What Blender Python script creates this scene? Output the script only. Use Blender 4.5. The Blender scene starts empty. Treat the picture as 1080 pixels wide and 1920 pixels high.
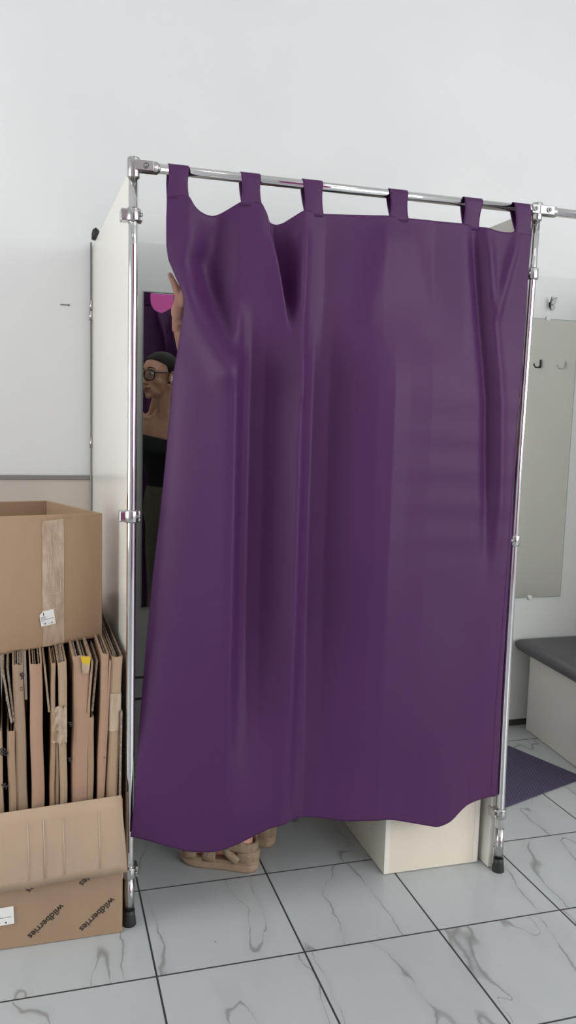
import bpy, bmesh, math, random
import numpy as np
from mathutils import Vector, Matrix, Quaternion
random.seed(7)
SC = bpy.context.scene
COL = SC.collection
PI = math.pi

# ------------------------------------------------------------------ helpers
def V(*a): return Vector(a)

def tag(o, label=None, cat=None, group=None, kind=None):
    if label: o['label'] = label
    if cat: o['category'] = cat
    if group: o['group'] = group
    if kind: o['kind'] = kind
    return o

def empty(name, loc=(0, 0, 0), rz=0.0):
    o = bpy.data.objects.new(name, None)
    o.empty_display_size = 0.05
    COL.objects.link(o)
    o.location = loc
    o.rotation_euler = (0, 0, rz)
    return o

class MB:
    """collects geometry for ONE mesh object"""
    def __init__(self): self.v = []; self.f = []; self.s = []
    def add(self, verts, faces, smooth=False):
        b = len(self.v)
        self.v += [tuple(p) for p in verts]
        for f in faces:
            self.f.append(tuple(i + b for i in f)); self.s.append(smooth)
        return self
    def hexa(self, c):            # 8 corners: bottom 4 ccw, top 4 ccw
        return self.add(c, [(3, 2, 1, 0), (4, 5, 6, 7), (0, 1, 5, 4), (1, 2, 6, 5), (2, 3, 7, 6), (3, 0, 4, 7)])
    def box(self, x0, x1, y0, y1, z0, z1):
        return self.hexa([(x0, y0, z0), (x1, y0, z0), (x1, y1, z0), (x0, y1, z0), (x0, y0, z1), (x1, y0, z1), (x1, y1, z1), (x0, y1, z1)])
    def quad_slab(self, a, b, c, d, t):   # quad a,b,c,d given thickness t along -normal
        a, b, c, d = map(Vector, (a, b, c, d))
        n = (b - a).cross(d - a).normalized() * t
        return self.hexa([a - n, b - n, c - n, d - n, a, b, c, d])
    def tube(self, pts, r, seg=20, caps=True, smooth=True, flat=None):
        pts = [Vector(p) for p in pts]
        if not hasattr(r, '__len__'): r = [r] * len(pts)
        rings = []
        t0 = (pts[1] - pts[0]).normalized()
        up = Vector((0, 0, 1)) if abs(t0.z) < 0.9 else Vector((1, 0, 0))
        n = t0.cross(up).normalized()
        for i, p in enumerate(pts):
            if i == 0: t = pts[1] - pts[0]
            elif i == len(pts) - 1: t = pts[-1] - pts[-2]
            else: t = (pts[i + 1] - pts[i]).normalized() + (pts[i] - pts[i - 1]).normalized()
            t = t.normalized()
            n = (n - t * n.dot(t)).normalized()
            bn = t.cross(n)
            k2 = flat if flat else 1.0
            rings.append([p + n * math.cos(2 * PI * k / seg) * r[i] + bn * math.sin(2 * PI * k / seg) * r[i] * k2 for k in range(seg)])
        return self.rings(rings, caps, smooth)
    def rings(self, rings, caps=True, smooth=True):
        n = len(rings[0]); vs = [p for rg in rings for p in rg]; fs = []
        for i in range(len(rings) - 1):
            for k in range(n):
                k2 = (k + 1) % n
                fs.append((i * n + k, i * n + k2, (i + 1) * n + k2, (i + 1) * n + k))
        self.add(vs, fs, smooth)
        if caps:
            b = len(self.v) - len(vs)
            self.f.append(tuple(b + k for k in reversed(range(n)))); self.s.append(False)
            self.f.append(tuple(b + (len(rings) - 1) * n + k for k in range(n))); self.s.append(False)
        return self
    def ball(self, c, r, seg=20, rng=12, M=None):
        if not hasattr(r, '__len__'): r = (r, r, r)
        c = Vector(c); vs = []; fs = []
        for i in range(1, rng):
            th = PI * i / rng
            for k in range(seg):
                ph = 2 * PI * k / seg
                p = Vector((r[0] * math.sin(th) * math.cos(ph), r[1] * math.sin(th) * math.sin(ph), r[2] * math.cos(th)))
                if M is not None: p = M @ p
                vs.append(c + p)
        top = Vector((0, 0, r[2])); bot = Vector((0, 0, -r[2]))
        if M is not None: top = M @ top; bot = M @ bot
        vs.append(c + top); vs.append(c + bot)
        nt = len(vs) - 2; nb = nt + 1
        for i in range(rng - 2):
            for k in range(seg):
                k2 = (k + 1) % seg
                fs.append((i * seg + k, (i + 1) * seg + k, (i + 1) * seg + k2, i * seg + k2))
        for k in range(seg):
            k2 = (k + 1) % seg
            fs.append((nt, k, k2)); fs.append((nb, (rng - 2) * seg + k2, (rng - 2) * seg + k))
        return self.add(vs, fs, True)
    def prism(self, poly, z0, z1, shear=None, smooth=False):
        """poly (x,y) ccw; z0/z1 numbers or per-vertex lists; shear(z)->(dx,dy)"""
        n = len(poly)
        g = (lambda z: (0, 0)) if shear is None else shear
        zz0 = z0 if hasattr(z0, '__len__') else [z0] * n
        zz1 = z1 if hasattr(z1, '__len__') else [z1] * n
        vs = [(p[0] + g(z)[0], p[1] + g(z)[1], z) for p, z in zip(poly, zz0)] + [(p[0] + g(z)[0], p[1] + g(z)[1], z) for p, z in zip(poly, zz1)]
        fs = [tuple(reversed(range(n))), tuple(range(n, 2 * n))]
        self.add(vs, fs, False)
        b = len(self.v) - 2 * n
        for k in range(n):
            k2 = (k + 1) % n
            self.f.append((b + k, b + k2, b + n + k2, b + n + k)); self.s.append(smooth)
        return self
    def build(self, name, mat, parent=None, bevel=0.0, seg=2, M=None):
        me = bpy.data.meshes.new(name)
        vs = self.v if M is None else [tuple(M @ Vector(p)) for p in self.v]
        me.from_pydata(vs, [], self.f)
        me.polygons.foreach_set('use_smooth', self.s)
        me.update()
        if mat: me.materials.append(mat)
        o = bpy.data.objects.new(name, me)
        COL.objects.link(o)
        if parent is not None: o.parent = parent
        if bevel:
            m = o.modifiers.new('bevel', 'BEVEL'); m.width = bevel; m.segments = seg; m.limit_method = 'ANGLE'; m.angle_limit = 0.6
        return o

def copy_tree(o, parent=None):
    c = o.copy(); COL.objects.link(c)
    if parent is not None: c.parent = parent
    for ch in [x for x in bpy.data.objects if x.parent == o]:
        copy_tree(ch, c)
    return c

def text_geo(s, size, bold=0.0):
    cu = bpy.data.curves.new('glyphs', 'FONT')
    cu.body = s; cu.size = size; cu.offset = bold; cu.extrude = 0.0002
    cu.resolution_u = 3
    ob = bpy.data.objects.new('glyphs', cu)
    COL.objects.link(ob)
    bpy.context.view_layer.update()
    dg = bpy.context.evaluated_depsgraph_get()
    me = bpy.data.meshes.new_from_object(ob.evaluated_get(dg))
    vs = [tuple(v.co) for v in me.vertices]; fs = [tuple(p.vertices) for p in me.polygons]
    bpy.data.objects.remove(ob); bpy.data.curves.remove(cu); bpy.data.meshes.remove(me)
    w = max(v[0] for v in vs)
    return vs, fs, w

def put_text(mb, s, size, origin, u, n, bold=0.0, width=None):
    """text baseline starts at origin and runs along u on a face of normal n"""
    vs, fs, w = text_geo(s, size, bold)
    k = 1.0 if width is None else width / w
    u = Vector(u).normalized(); n = Vector(n).normalized(); v = n.cross(u)
    o = Vector(origin)
    mb.add([o + u * p[0] * k + v * p[1] * k + n * (p[2] + 0.0004) for p in vs], fs)

# ------------------------------------------------------------------ materials
def mat(name, col=(.8, .8, .8), rough=.5, metal=0.0, spec=.5, coat=0.0, sheen=0.0):
    m = bpy.data.materials.new(name); m.use_nodes = True
    b = m.node_tree.nodes['Principled BSDF']
    b.inputs['Base Color'].default_value = (*col, 1)
    b.inputs['Roughness'].default_value = rough
    b.inputs['Metallic'].default_value = metal
    b.inputs['Specular IOR Level'].default_value = spec
    b.inputs['Coat Weight'].default_value = coat
    b.inputs['Sheen Weight'].default_value = sheen
    return m
def N(m, t, **kw):
    n = m.node_tree.nodes.new(t)
    for k, v in kw.items():
        if k in n.inputs: n.inputs[k].default_value = v
        else: setattr(n, k, v)
    return n
def L(m, a, b): m.node_tree.links.new(a, b)
def bsdf(m): return m.node_tree.nodes['Principled BSDF']
def noise_mix(m, ca, cb, scale=8, detail=4, stretch=(1, 1, 1), lo=.35, hi=.65):
    tc = N(m, 'ShaderNodeTexCoord'); mp = N(m, 'ShaderNodeMapping'); mp.inputs['Scale'].default_value = stretch
    nz = N(m, 'ShaderNodeTexNoise'); nz.inputs['Scale'].default_value = scale; nz.inputs['Detail'].default_value = detail
    cr = N(m, 'ShaderNodeValToRGB')
    cr.color_ramp.elements[0].position = lo; cr.color_ramp.elements[1].position = hi
    cr.color_ramp.elements[0].color = (*ca, 1); cr.color_ramp.elements[1].color = (*cb, 1)
    L(m, tc.outputs['Object'], mp.inputs['Vector']); L(m, mp.outputs['Vector'], nz.inputs['Vector'])
    L(m, nz.outputs['Fac'], cr.inputs['Fac']); L(m, cr.outputs['Color'], bsdf(m).inputs['Base Color'])
    return tc, mp, nz
def bump(m, scale=200, strength=.1, dist=.001, stretch=(1, 1, 1), detail=3):
    tc = N(m, 'ShaderNodeTexCoord'); mp = N(m, 'ShaderNodeMapping'); mp.inputs['Scale'].default_value = stretch
    nz = N(m, 'ShaderNodeTexNoise'); nz.inputs['Scale'].default_value = scale; nz.inputs['Detail'].default_value = detail
    bp = N(m, 'ShaderNodeBump'); bp.inputs['Strength'].default_value = strength; bp.inputs['Distance'].default_value = dist
    L(m, tc.outputs['Object'], mp.inputs['Vector']); L(m, mp.outputs['Vector'], nz.inputs['Vector'])
    L(m, nz.outputs['Fac'], bp.inputs['Height']); L(m, bp.outputs['Normal'], bsdf(m).inputs['Normal'])

M_wall = mat('white_wall_paint', (.78, .785, .79), .55, spec=.3); noise_mix(M_wall, (.765, .77, .775), (.795, .80, .805), 1.5, 3); bump(M_wall, 90, .06, .001)
M_ceil = mat('ceiling_paint', (.8, .8, .8), .9)
M_dado = mat('beige_wall_board', (.60, .53, .48), .4); noise_mix(M_dado, (.58, .51, .46), (.63, .56, .50), 3, 3, (1, 1, .3))
M_trim = mat('grey_trim', (.25, .24, .24), .4)
M_dark = mat('dark_skirting', (.06, .055, .05), .5)
M_lam = mat('white_laminate', (.82, .785, .725), .22, spec=.35); bump(M_lam, 25, .03, .0008)
M_cream = mat('cream_laminate', (.80, .74, .62), .35); noise_mix(M_cream, (.78, .72, .60), (.82, .76, .64), 5, 3, (1, 1, .2))
M_benchw = mat('white_bench_board', (.72, .70, .66), .4); noise_mix(M_benchw, (.70, .68, .64), (.745, .725, .685), 5, 3, (1, 1, .2))
M_edge = mat('laminate_edge', (.84, .80, .72), .4)
M_chrome = mat('chrome', (.66, .65, .65), .06, 1.0);
M_clamp = mat('chrome_clamp', (.52, .51, .50), .2, 1.0); bump(M_clamp, 60, .05, .0006)
M_screw = mat('dark_screw', (.25, .25, .25), .3, 1.0)
M_rubber = mat('black_rubber', (.02, .02, .02), .5)
M_backb = mat('pale_green_board', (.70, .73, .72), .4, spec=.3)
M_mirror = mat('mirror_glass', (.84, .88, .86), .01, 1.0)
M_medge = mat('mirror_edge', (.30, .38, .34), .2)
M_clip = mat('clear_plastic_clip', (.75, .76, .75), .25)
M_magenta = mat('magenta_wall_paint', (.36, .035, .20), .5)
M_cushion = mat('charcoal_vinyl', (.075, .068, .078), .45); bump(M_cushion, 220, .15, .0006)
M_hookd = mat('dark_hook_metal', (.05, .05, .05), .3, .8)
M_hookl = mat('pale_hook_metal', (.75, .75, .72), .3, .5)
M_ink = mat('black_ink', (.022, .018, .016), .6)
M_paper = mat('white_label_paper', (.83, .83, .81), .5)
M_yellow = mat('yellow_tape', (.62, .42, .02), .4)
M_tape = mat('clear_packing_tape', (.42, .3, .2), .2, spec=.5)
noise_mix(M_tape, (.39, .275, .18), (.52, .41, .30), 45, 6, (1, 1, .35)); bump(M_tape, 35, .8, .004, (1, 1, .3), 4)
M_white = mat('white_plastic', (.85, .85, .85), .3)

def cardboard(name, a, b, ribs=True):
    m = mat(name, a, .75, spec=.2)
    noise_mix(m, a, b, 6, 5, (1, 1, .25), .3, .7)
    tc = N(m, 'ShaderNodeTexCoord'); wv = N(m, 'ShaderNodeTexWave', wave_type='BANDS', bands_direction='X')
    wv.inputs['Scale'].default_value = 70; wv.inputs['Distortion'].default_value = .6
    nz = N(m, 'ShaderNodeTexNoise'); nz.inputs['Scale'].default_value = 14
    mx = N(m, 'ShaderNodeMath', operation='ADD')
    L(m, tc.outputs['Object'], wv.inputs['Vector']); L(m, tc.outputs['Object'], nz.inputs['Vector'])
    L(m, wv.outputs['Fac'], mx.inputs[0]); L(m, nz.outputs['Fac'], mx.inputs[1])
    bp = N(m, 'ShaderNodeBump'); bp.inputs['Strength'].default_value = .10; bp.inputs['Distance'].default_value = .001
    L(m, mx.outputs[0], bp.inputs['Height']); L(m, bp.outputs['Normal'], bsdf(m).inputs['Normal'])
    return m
M_card = cardboard('brown_cardboard', (.37, .25, .158), (.41, .28, .178))
M_card2 = cardboard('brown_cardboard_outer', (.34, .233, .152), (.375, .26, .17))
M_flap = cardboard('pale_cardboard_inside', (.425, .31, .22), (.46, .335, .235))
M_cards = [cardboard('flat_carton_board', c, tuple(k * 1.12 for k in c)) for c in ((.345, .235, .155), (.37, .24, .165), (.32, .225, .152), (.38, .27, .18))]
M_cedge = mat('corrugated_edge', (.26, .20, .155), .9); noise_mix(M_cedge, (.17, .13, .10), (.36, .28, .21), 120, 3)

# curtain cloth
M_cur = mat('purple_blackout_cloth', (.105, .034, .13), .5, spec=.25, sheen=.0)
bsdf(M_cur).inputs['Sheen Tint'].default_value = (.7, .45, .8, 1)
bsdf(M_cur).inputs['Sheen Roughness'].default_value = .5
noise_mix(M_cur, (.066, .0175, .082), (.076, .0205, .088), 1.6, 2)
tc = N(M_cur, 'ShaderNodeTexCoord'); nz = N(M_cur, 'ShaderNodeTexNoise'); nz.inputs['Scale'].default_value = 7; nz.inputs['Detail'].default_value = 3
nz2 = N(M_cur, 'ShaderNodeTexNoise'); nz2.inputs['Scale'].default_value = 900
mp = N(M_cur, 'ShaderNodeMapping'); mp.inputs['Scale'].default_value = (1, 1, .45)
ad = N(M_cur, 'ShaderNodeMath', operation='MULTIPLY_ADD'); ad.inputs[1].default_value = .04
L(M_cur, tc.outputs['Object'], mp.inputs['Vector']); L(M_cur, mp.outputs['Vector'], nz.inputs['Vector']); L(M_cur, tc.outputs['Object'], nz2.inputs['Vector'])
L(M_cur, nz2.outputs['Fac'], ad.inputs[0]); L(M_cur, nz.outputs['Fac'], ad.inputs[2])
bp = N(M_cur, 'ShaderNodeBump'); bp.inputs['Strength'].default_value = .30; bp.inputs['Distance'].default_value = .012
L(M_cur, ad.outputs[0], bp.inputs['Height']); L(M_cur, bp.outputs['Normal'], bsdf(M_cur).inputs['Normal'])

# skin, hair, clothes
M_skin = mat('skin', (.60, .32, .23), .5, spec=.35); noise_mix(M_skin, (.68, .355, .265), (.73, .41, .31), 25, 4)
bsdf(M_skin).inputs['Subsurface Weight'].default_value = .08; bsdf(M_skin).inputs['Subsurface Radius'].default_value = (.01, .004, .002)
M_nail = mat('fingernail', (.74, .46, .40), .25)
M_lip = mat('lips', (.40, .12, .11), .4)
M_hair = mat('dark_brown_hair', (.014, .010, .009), .55, spec=.25); bump(M_hair, 70, .9, .003, (1, 4, 1))
M_eye = mat('eye_white', (.75, .73, .70), .2); M_iris = mat('iris', (.05, .03, .02), .15)
M_blackp = mat('black_acetate', (.012, .012, .013), .2)
M_lens = mat('tinted_lens', (.72, .68, .66), .05)
bsdf(M_lens).inputs['Transmission Weight'].default_value = .9; bsdf(M_lens).inputs['IOR'].default_value = 1.05
M_top = mat('black_knit', (.008, .010, .014), .8); bump(M_top, 260, .3, .001)
M_khaki = mat('khaki_cotton', (.20, .19, .145), .85); noise_mix(M_khaki, (.18, .17, .13), (.22, .21, .16), 40, 4); bump(M_khaki, 30, .25, .004)
M_sandal = mat('beige_padded_fabric', (.40, .30, .20), .8); noise_mix(M_sandal, (.30, .22, .145), (.38, .29, .195), 60, 4); bump(M_sandal, 130, .6, .003)
M_sole = mat('beige_rubber_sole', (.55, .42, .30), .6); noise_mix(M_sole, (.38, .275, .185), (.43, .315, .215), 30, 3)
M_pink = mat('pink_ankle_band', (.75, .42, .38), .6)

# floor: 40 cm marble-look tiles with dark joints
M_floor = mat('marble_tiles', (.6, .62, .63), .16, spec=.45)
def build_floor_mat(m):
    tc = N(m, 'ShaderNodeTexCoord'); sep = N(m, 'ShaderNodeSeparateXYZ'); L(m, tc.outputs['Object'], sep.inputs[0])
    def math1(op, a, b=None, c=None):
        n = N(m, 'ShaderNodeMath', operation=op)
        for i, x in enumerate((a, b, c)):
            if x is None: continue
            if hasattr(x, 'is_output'): L(m, x, n.inputs[i])
            else: n.inputs[i].default_value = x
        return n.outputs[0]
    ds = []; ids = []
    for ax in ('X', 'Y'):
        t = math1('DIVIDE', sep.outputs[ax], .4)
        fl = math1('FLOOR', math1('ADD', t, 0.0)); ids.append(fl)
        fr = math1('SUBTRACT', t, math1('ROUND', t))
        ds.append(math1('MULTIPLY', math1('ABSOLUTE', fr), .4))
    dmin = math1('MINIMUM', ds[0], ds[1])
    joint = math1('LESS_THAN', dmin, .0027)
    cmb = N(m, 'ShaderNodeCombineXYZ'); L(m, ids[0], cmb.inputs[0]); L(m, ids[1], cmb.inputs[1])
    wn = N(m, 'ShaderNodeTexWhiteNoise'); L(m, cmb.outputs[0], wn.inputs['Vector'])
    off = N(m, 'ShaderNodeVectorMath', operation='MULTIPLY_ADD'); off.inputs[1].default_value = (9, 9, 9)
    L(m, wn.outputs['Color'], off.inputs[0]); L(m, tc.outputs['Object'], off.inputs[2])
    # warp
    wz = N(m, 'ShaderNodeTexNoise'); wz.inputs['Scale'].default_value = 5; wz.inputs['Detail'].default_value = 5
    L(m, off.outputs[0], wz.inputs['Vector'])
    wa = N(m, 'ShaderNodeVectorMath', operation='MULTIPLY_ADD'); wa.inputs[1].default_value = (.10, .10, 0)
    L(m, wz.outputs['Color'], wa.inputs[0]); L(m, off.outputs[0], wa.inputs[2])
    mp = N(m, 'ShaderNodeMapping'); mp.inputs['Rotation'].default_value = (0, 0, -.45); mp.inputs['Scale'].default_value = (2.3, .55, 1)
    L(m, wa.outputs[0], mp.inputs['Vector'])
    n1 = N(m, 'ShaderNodeTexNoise'); n1.inputs['Scale'].default_value = 1.9; n1.inputs['Detail'].default_value = 2.0; n1.inputs['Roughness'].default_value = .45
    L(m, mp.outputs['Vector'], n1.inputs['Vector'])
    a1 = math1('ABSOLUTE', math1('SUBTRACT', n1.outputs['Fac'], .5))
    n2 = N(m, 'ShaderNodeTexNoise'); n2.inputs['Scale'].default_value = 7; n2.inputs['Detail'].default_value = 3
    L(m, off.outputs[0], n2.inputs['Vector'])
    wid = math1('MULTIPLY', math1('MAXIMUM', math1('SUBTRACT', n2.outputs['Fac'], .41), 0.0), .050)
    vein = math1('SUBTRACT', 1.0, math1('MINIMUM', math1('DIVIDE', a1, math1('ADD', wid, .0008)), 1.0))
    vein = math1('MULTIPLY', vein, .62)
    soft = math1('MULTIPLY', math1('SUBTRACT', 1.0, math1('MINIMUM', math1('DIVIDE', a1, .05), 1.0)), .10)
    vv = math1('ADD', vein, soft)
    n3 = N(m, 'ShaderNodeTexNoise'); n3.inputs['Scale'].default_value = 3; n3.inputs['Detail'].default_value = 4
    L(m, off.outputs[0], n3.inputs['Vector'])
    base = N(m, 'ShaderNodeMix', data_type='RGBA'); base.inputs[6].default_value = (.455, .485, .50, 1); base.inputs[7].default_value = (.525, .55, .56, 1)
    L(m, n3.outputs['Fac'], base.inputs[0])
    mv = N(m, 'ShaderNodeMix', data_type='RGBA'); mv.inputs[7].default_value = (.20, .19, .175, 1)
    L(m, vv, mv.inputs[0]); L(m, base.outputs[2], mv.inputs[6])
    # scattered crumbs of dirt
    vo = N(m, 'ShaderNodeTexVoronoi'); vo.inputs['Scale'].default_value = 11
    L(m, tc.outputs['Object'], vo.inputs['Vector'])
    sepc = N(m, 'ShaderNodeSeparateColor'); L(m, vo.outputs['Color'], sepc.inputs[0])
    rr = math1('MULTIPLY', math1('MAXIMUM', math1('SUBTRACT', sepc.outputs[0], .82), 0.0), .28)
    dirt = math1('LESS_THAN', vo.outputs['Distance'], rr)
    md = N(m, 'ShaderNodeMix', data_type='RGBA'); md.inputs[7].default_value = (.09, .085, .08, 1)
    L(m, dirt, md.inputs[0]); L(m, mv.outputs[2], md.inputs[6])
    mj = N(m, 'ShaderNodeMix', data_type='RGBA'); mj.inputs[7].default_value = (.035, .035, .036, 1)
    L(m, joint, mj.inputs[0]); L(m, md.outputs[2], mj.inputs[6])
    L(m, mj.outputs[2], bsdf(m).inputs['Base Color'])
    rg = math1('MULTIPLY_ADD', joint, .5, .20); L(m, rg, bsdf(m).inputs['Roughness'])
    bp = N(m, 'ShaderNodeBump'); bp.inputs['Strength'].default_value = .4; bp.inputs['Distance'].default_value = .001
    L(m, math1('SUBTRACT', 1.0, joint), bp.inputs['Height']); L(m, bp.outputs['Normal'], bsdf(m).inputs['Normal'])
build_floor_mat(M_floor)

M_mat = mat('purple_ribbed_rubber', (.062, .045, .105), .7)
def build_mat_mat(m):
    tc = N(m, 'ShaderNodeTexCoord')
    wv = N(m, 'ShaderNodeTexWave', wave_type='BANDS', bands_direction='X'); wv.inputs['Scale'].default_value = 26; wv.inputs['Distortion'].default_value = 0
    mp = N(m, 'ShaderNodeMapping'); mp.inputs['Rotation'].default_value = (0, 0, .32)
    L(m, tc.outputs['Object'], mp.inputs['Vector']); L(m, mp.outputs['Vector'], wv.inputs['Vector'])
    cr = N(m, 'ShaderNodeValToRGB'); cr.color_ramp.elements[0].color = (.045, .034, .078, 1); cr.color_ramp.elements[1].color = (.085, .066, .135, 1)
    L(m, wv.outputs['Fac'], cr.inputs['Fac']); L(m, cr.outputs['Color'], bsdf(m).inputs['Base Color'])
    bp = N(m, 'ShaderNodeBump'); bp.inputs['Strength'].default_value = .6; bp.inputs['Distance'].default_value = .003
    L(m, wv.outputs['Fac'], bp.inputs['Height']); L(m, bp.outputs['Normal'], bsdf(m).inputs['Normal'])
build_mat_mat(M_mat)

# ------------------------------------------------------------------ camera
Mr = ((0.9584, -0.2841, 0.0278), (-0.0068, -0.1203, -0.9927), (0.2854, 0.9512, -0.1173))
right = Vector(Mr[0]).normalized(); fwd = Vector(Mr[2]).normalized(); up = right.cross(fwd).normalized(); fwd = up.cross(right)
cam = bpy.data.cameras.new('camera'); co = bpy.data.objects.new('camera', cam); COL.objects.link(co)
co.matrix_world = Matrix(((right.x, up.x, -fwd.x, -0.2823), (right.y, up.y, -fwd.y, -2.0003), (right.z, up.z, -fwd.z, 1.4506), (0, 0, 0, 1)))
cam.sensor_fit = 'VERTICAL'; cam.sensor_height = 36; cam.lens = 36 * 1566.4 / 1920; cam.clip_start = .02
SC.camera = co

# ------------------------------------------------------------------ room
YB = 1.38; XL, XR, YF, ZC = -2.7, 4.6, -4.8, 3.6
def struct(name, mb, m, **k):
    o = mb.build(name, m, **k); o['kind'] = 'structure'; return o
struct('floor', MB().box(XL - .1, XR + .1, YF - .1, YB + .1, -.08, 0), M_floor)
struct('wall_back', MB().box(XL - .1, XR + .1, YB, YB + .1, 0, ZC), M_wall)
struct('ceiling', MB().box(XL - .1, XR + .1, YF - .1, YB + .1, ZC, ZC + .1), M_ceil)
LW = (-1.4, .40, .6, 2.3)
struct('wall_left', MB().box(XL - .1, XL, YF, LW[0], 0, ZC).box(XL - .1, XL, LW[1], YB, 0, ZC).box(XL - .1, XL, LW[0], LW[1], 0, LW[2]).box(XL - .1, XL, LW[0], LW[1], LW[3], ZC), M_wall)
# right wall with a large window opening
RW = (-4.5, -2.1, 1.3, 3.2)
struct('wall_right', MB().box(XR, XR + .1, YF, RW[0], 0, ZC).box(XR, XR + .1, RW[1], YB, 0, ZC).box(XR, XR + .1, RW[0], RW[1], 0, RW[2]).box(XR, XR + .1, RW[0], RW[1], RW[3], ZC), M_wall)
# front wall: magenta painted part, then a shop window
FW = (1.92, 4.5, .9, 3.2)
struct('wall_front', MB().box(XL, FW[0], YF - .1, YF, 0, ZC).box(FW[1], XR, YF - .1, YF, 0, ZC).box(FW[0], FW[1], YF - .1, YF, 0, FW[2]).box(FW[0], FW[1], YF - .1, YF, FW[3], ZC), M_wall)
struct('trim_3', MB().box(-.6, 1.9, YF, YF + .02, 0, 3.0), M_magenta)
wf = MB(); t = .05
for x in (FW[0] + t / 2, (FW[0] + FW[1]) / 2, FW[1] - t / 2): wf.box(x - t / 2, x + t / 2, YF - .09, YF - .03, FW[2], FW[3])
wf.box(FW[0], FW[1], YF - .09, YF - .03, FW[2], FW[2] + t).box(FW[0], FW[1], YF - .09, YF - .03, FW[3] - t, FW[3])
struct('window_1', wf, M_white)
wf = MB()
for y in (RW[0] + t / 2, (RW[0] + RW[1]) / 2, RW[1] - t / 2): wf.box(XR + .03, XR + .09, y - t / 2, y + t / 2, RW[2], RW[3])
wf.box(XR + .03, XR + .09, RW[0], RW[1], RW[2], RW[2] + t).box(XR + .03, XR + .09, RW[0], RW[1], RW[3] - t, RW[3])
struct('window_2', wf, M_white)
wf = MB()
for y in (LW[0] + t / 2, (LW[0] + LW[1]) / 2, LW[1] - t / 2): wf.box(XL - .09, XL - .03, y - t / 2, y + t / 2, LW[2], LW[3])
wf.box(XL - .09, XL - .03, LW[0], LW[1], LW[2], LW[2] + t).box(XL - .09, XL - .03, LW[0], LW[1], LW[3] - t, LW[3])
struct('window_3', wf, M_white)
# back wall fittings
struct('baseboard_back', MB().box(1.16, XR, YB - .012, YB, 0, .03).box(XL, -.10, YB - .012, YB, 0, .03), M_dark)
struct('trim_1', MB().box(XL, -.085, YB - .016, YB, 1.168, 1.186), M_trim, bevel=.003)
struct('trim_2', MB().box(XL, -.085, YB - .008, YB, .03, 1.168), M_dado)
tag(MB().box(-.20, -.164, YB - .003, YB + .001, 1.837, 1.8405).ball((-.17, YB - .002, 1.839), .004, 10, 6).build('wall_nail', M_screw), 'tiny nail mark in the white wall left of the partition', 'nail')

# pale board that lines the back of both cabins
bpn = tag(MB().box(-.055, 2.6, YB - .01, YB - .001, .0, 2.094).build('back_panel', M_backb), 'pale board lining the back wall of the fitting cabins', 'wall panel')
for z in (.353, .262): MB().box(-.05, .70, YB - .013, YB - .009, z - .005, z + .004).build('seam_strip', M_dark, bpn)

# ------------------------------------------------------------------ pipe frame
RZ = 2.065; RY = .2412; PR = .0125
fr = tag(empty('pipe_frame', (-.046, RY, 0)), 'chrome pipe frame of the fitting cabin, holding the purple curtain', 'frame')
fr_inv = Matrix.Translation((.046, -RY, 0))
def fpart(name, mb, m, parent=fr, **k): return mb.build(name, m, parent, M=fr_inv, **k)
def post(xb, yb, xt, yt, clamps, side, bow=0.0):
    P0 = Vector((xb, yb, 0)); P1 = Vector((xt, yt, RZ + .012))
    at = lambda z: P0.lerp(P1, z / P1.z) + V(bow * math.sin(PI * min(1, max(0, z / P1.z))), 0, 0)
    mb = MB().tube([at(z_) for z_ in np.linspace(.02, 2.05, 12)], PR, 28)
    p = fpart('post', mb, M_chrome)
    # wider lower sleeve, foot
    fpart('sleeve', MB().tube([at(.03), at(.145)], .0142, 28), M_clamp, p)
    ft = MB().tube([at(0.0), at(.006), at(.03), at(.045)], [.0195, .0195, .0165, .016], 28)
    o = fpart('rubber_foot', ft, M_rubber, p); o['label'] = 'black rubber foot cap'
    for z in clamps:
        c = at(z)
        mb = MB().tube([c - V(0, 0, .018), c - V(0, 0, .014), c + V(0, 0, .014), c + V(0, 0, .018)], [.0165, .0185, .0185, .0165], 28)
        # lug that grips the panel edge
        mb.box(c.x + (-.032 if side < 0 else -.027), c.x + (-.004 if side < 0 else -.002), c.y - .006, c.y + .034, z - .015, z + .015)
        if side < 0: mb.box(c.x + .004, c.x + .024, c.y - .006, c.y + .034, z - .015, z + .015)
        k = fpart('clamp', mb, M_clamp, bevel=.004, seg=3)
        fpart('screw', MB().ball((c.x + .017 * (1 if side < 0 else -1), c.y - .012, z), (.006, .004, .006), 12, 8), M_screw, k)
    return at
atL = post(-.046, RY, -.046, RY, (.157, 1.166, 1.944), -1)
atR = post(1.133, .2400, 1.130, RY, (.196, 1.082, 1.882), 1, -.011)
# rails
fpart('rail', MB().tube([(-.04, RY, RZ), (.5, RY, RZ), (1.125, RY, RZ)], PR, 28), M_chrome)
fpart('rail', MB().tube([(1.135, RY, RZ), (1.7, RY, RZ + .001), (2.33, RY, RZ)], PR, 28), M_chrome)
def joint(x, arms):
    mb = MB().tube([(x, RY, RZ - .030), (x, RY, RZ - .027), (x, RY, RZ + .018), (x, RY, RZ + .021)], [.0150, .0162, .0162, .0140], 28)
    for s, ln in arms:
        mb.tube([(x, RY, RZ), (x + s * (ln - .004), RY, RZ), (x + s * ln, RY, RZ)], [.0160, .0160, .0150], 28)
        mb.box(min(x, x + s * ln * .8), max(x, x + s * ln * .8), RY - .0185, RY + .010, RZ - .0125, RZ + .0125)
    j = fpart('pipe_joint', mb, M_clamp, bevel=.003, seg=3)
    for s, ln in arms:
        fpart('screw', MB().tube([(x + s * ln * .48, RY - .016, RZ), (x + s * ln * .48, RY - .022, RZ)], .0075, 20).ball((x + s * ln * .48, RY - .021, RZ), (.005, .004, .005), 12, 8), M_screw, j)
joint(-.046, ((1, .062),)); joint(1.130, ((-1, .032), (1, .062)))

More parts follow.
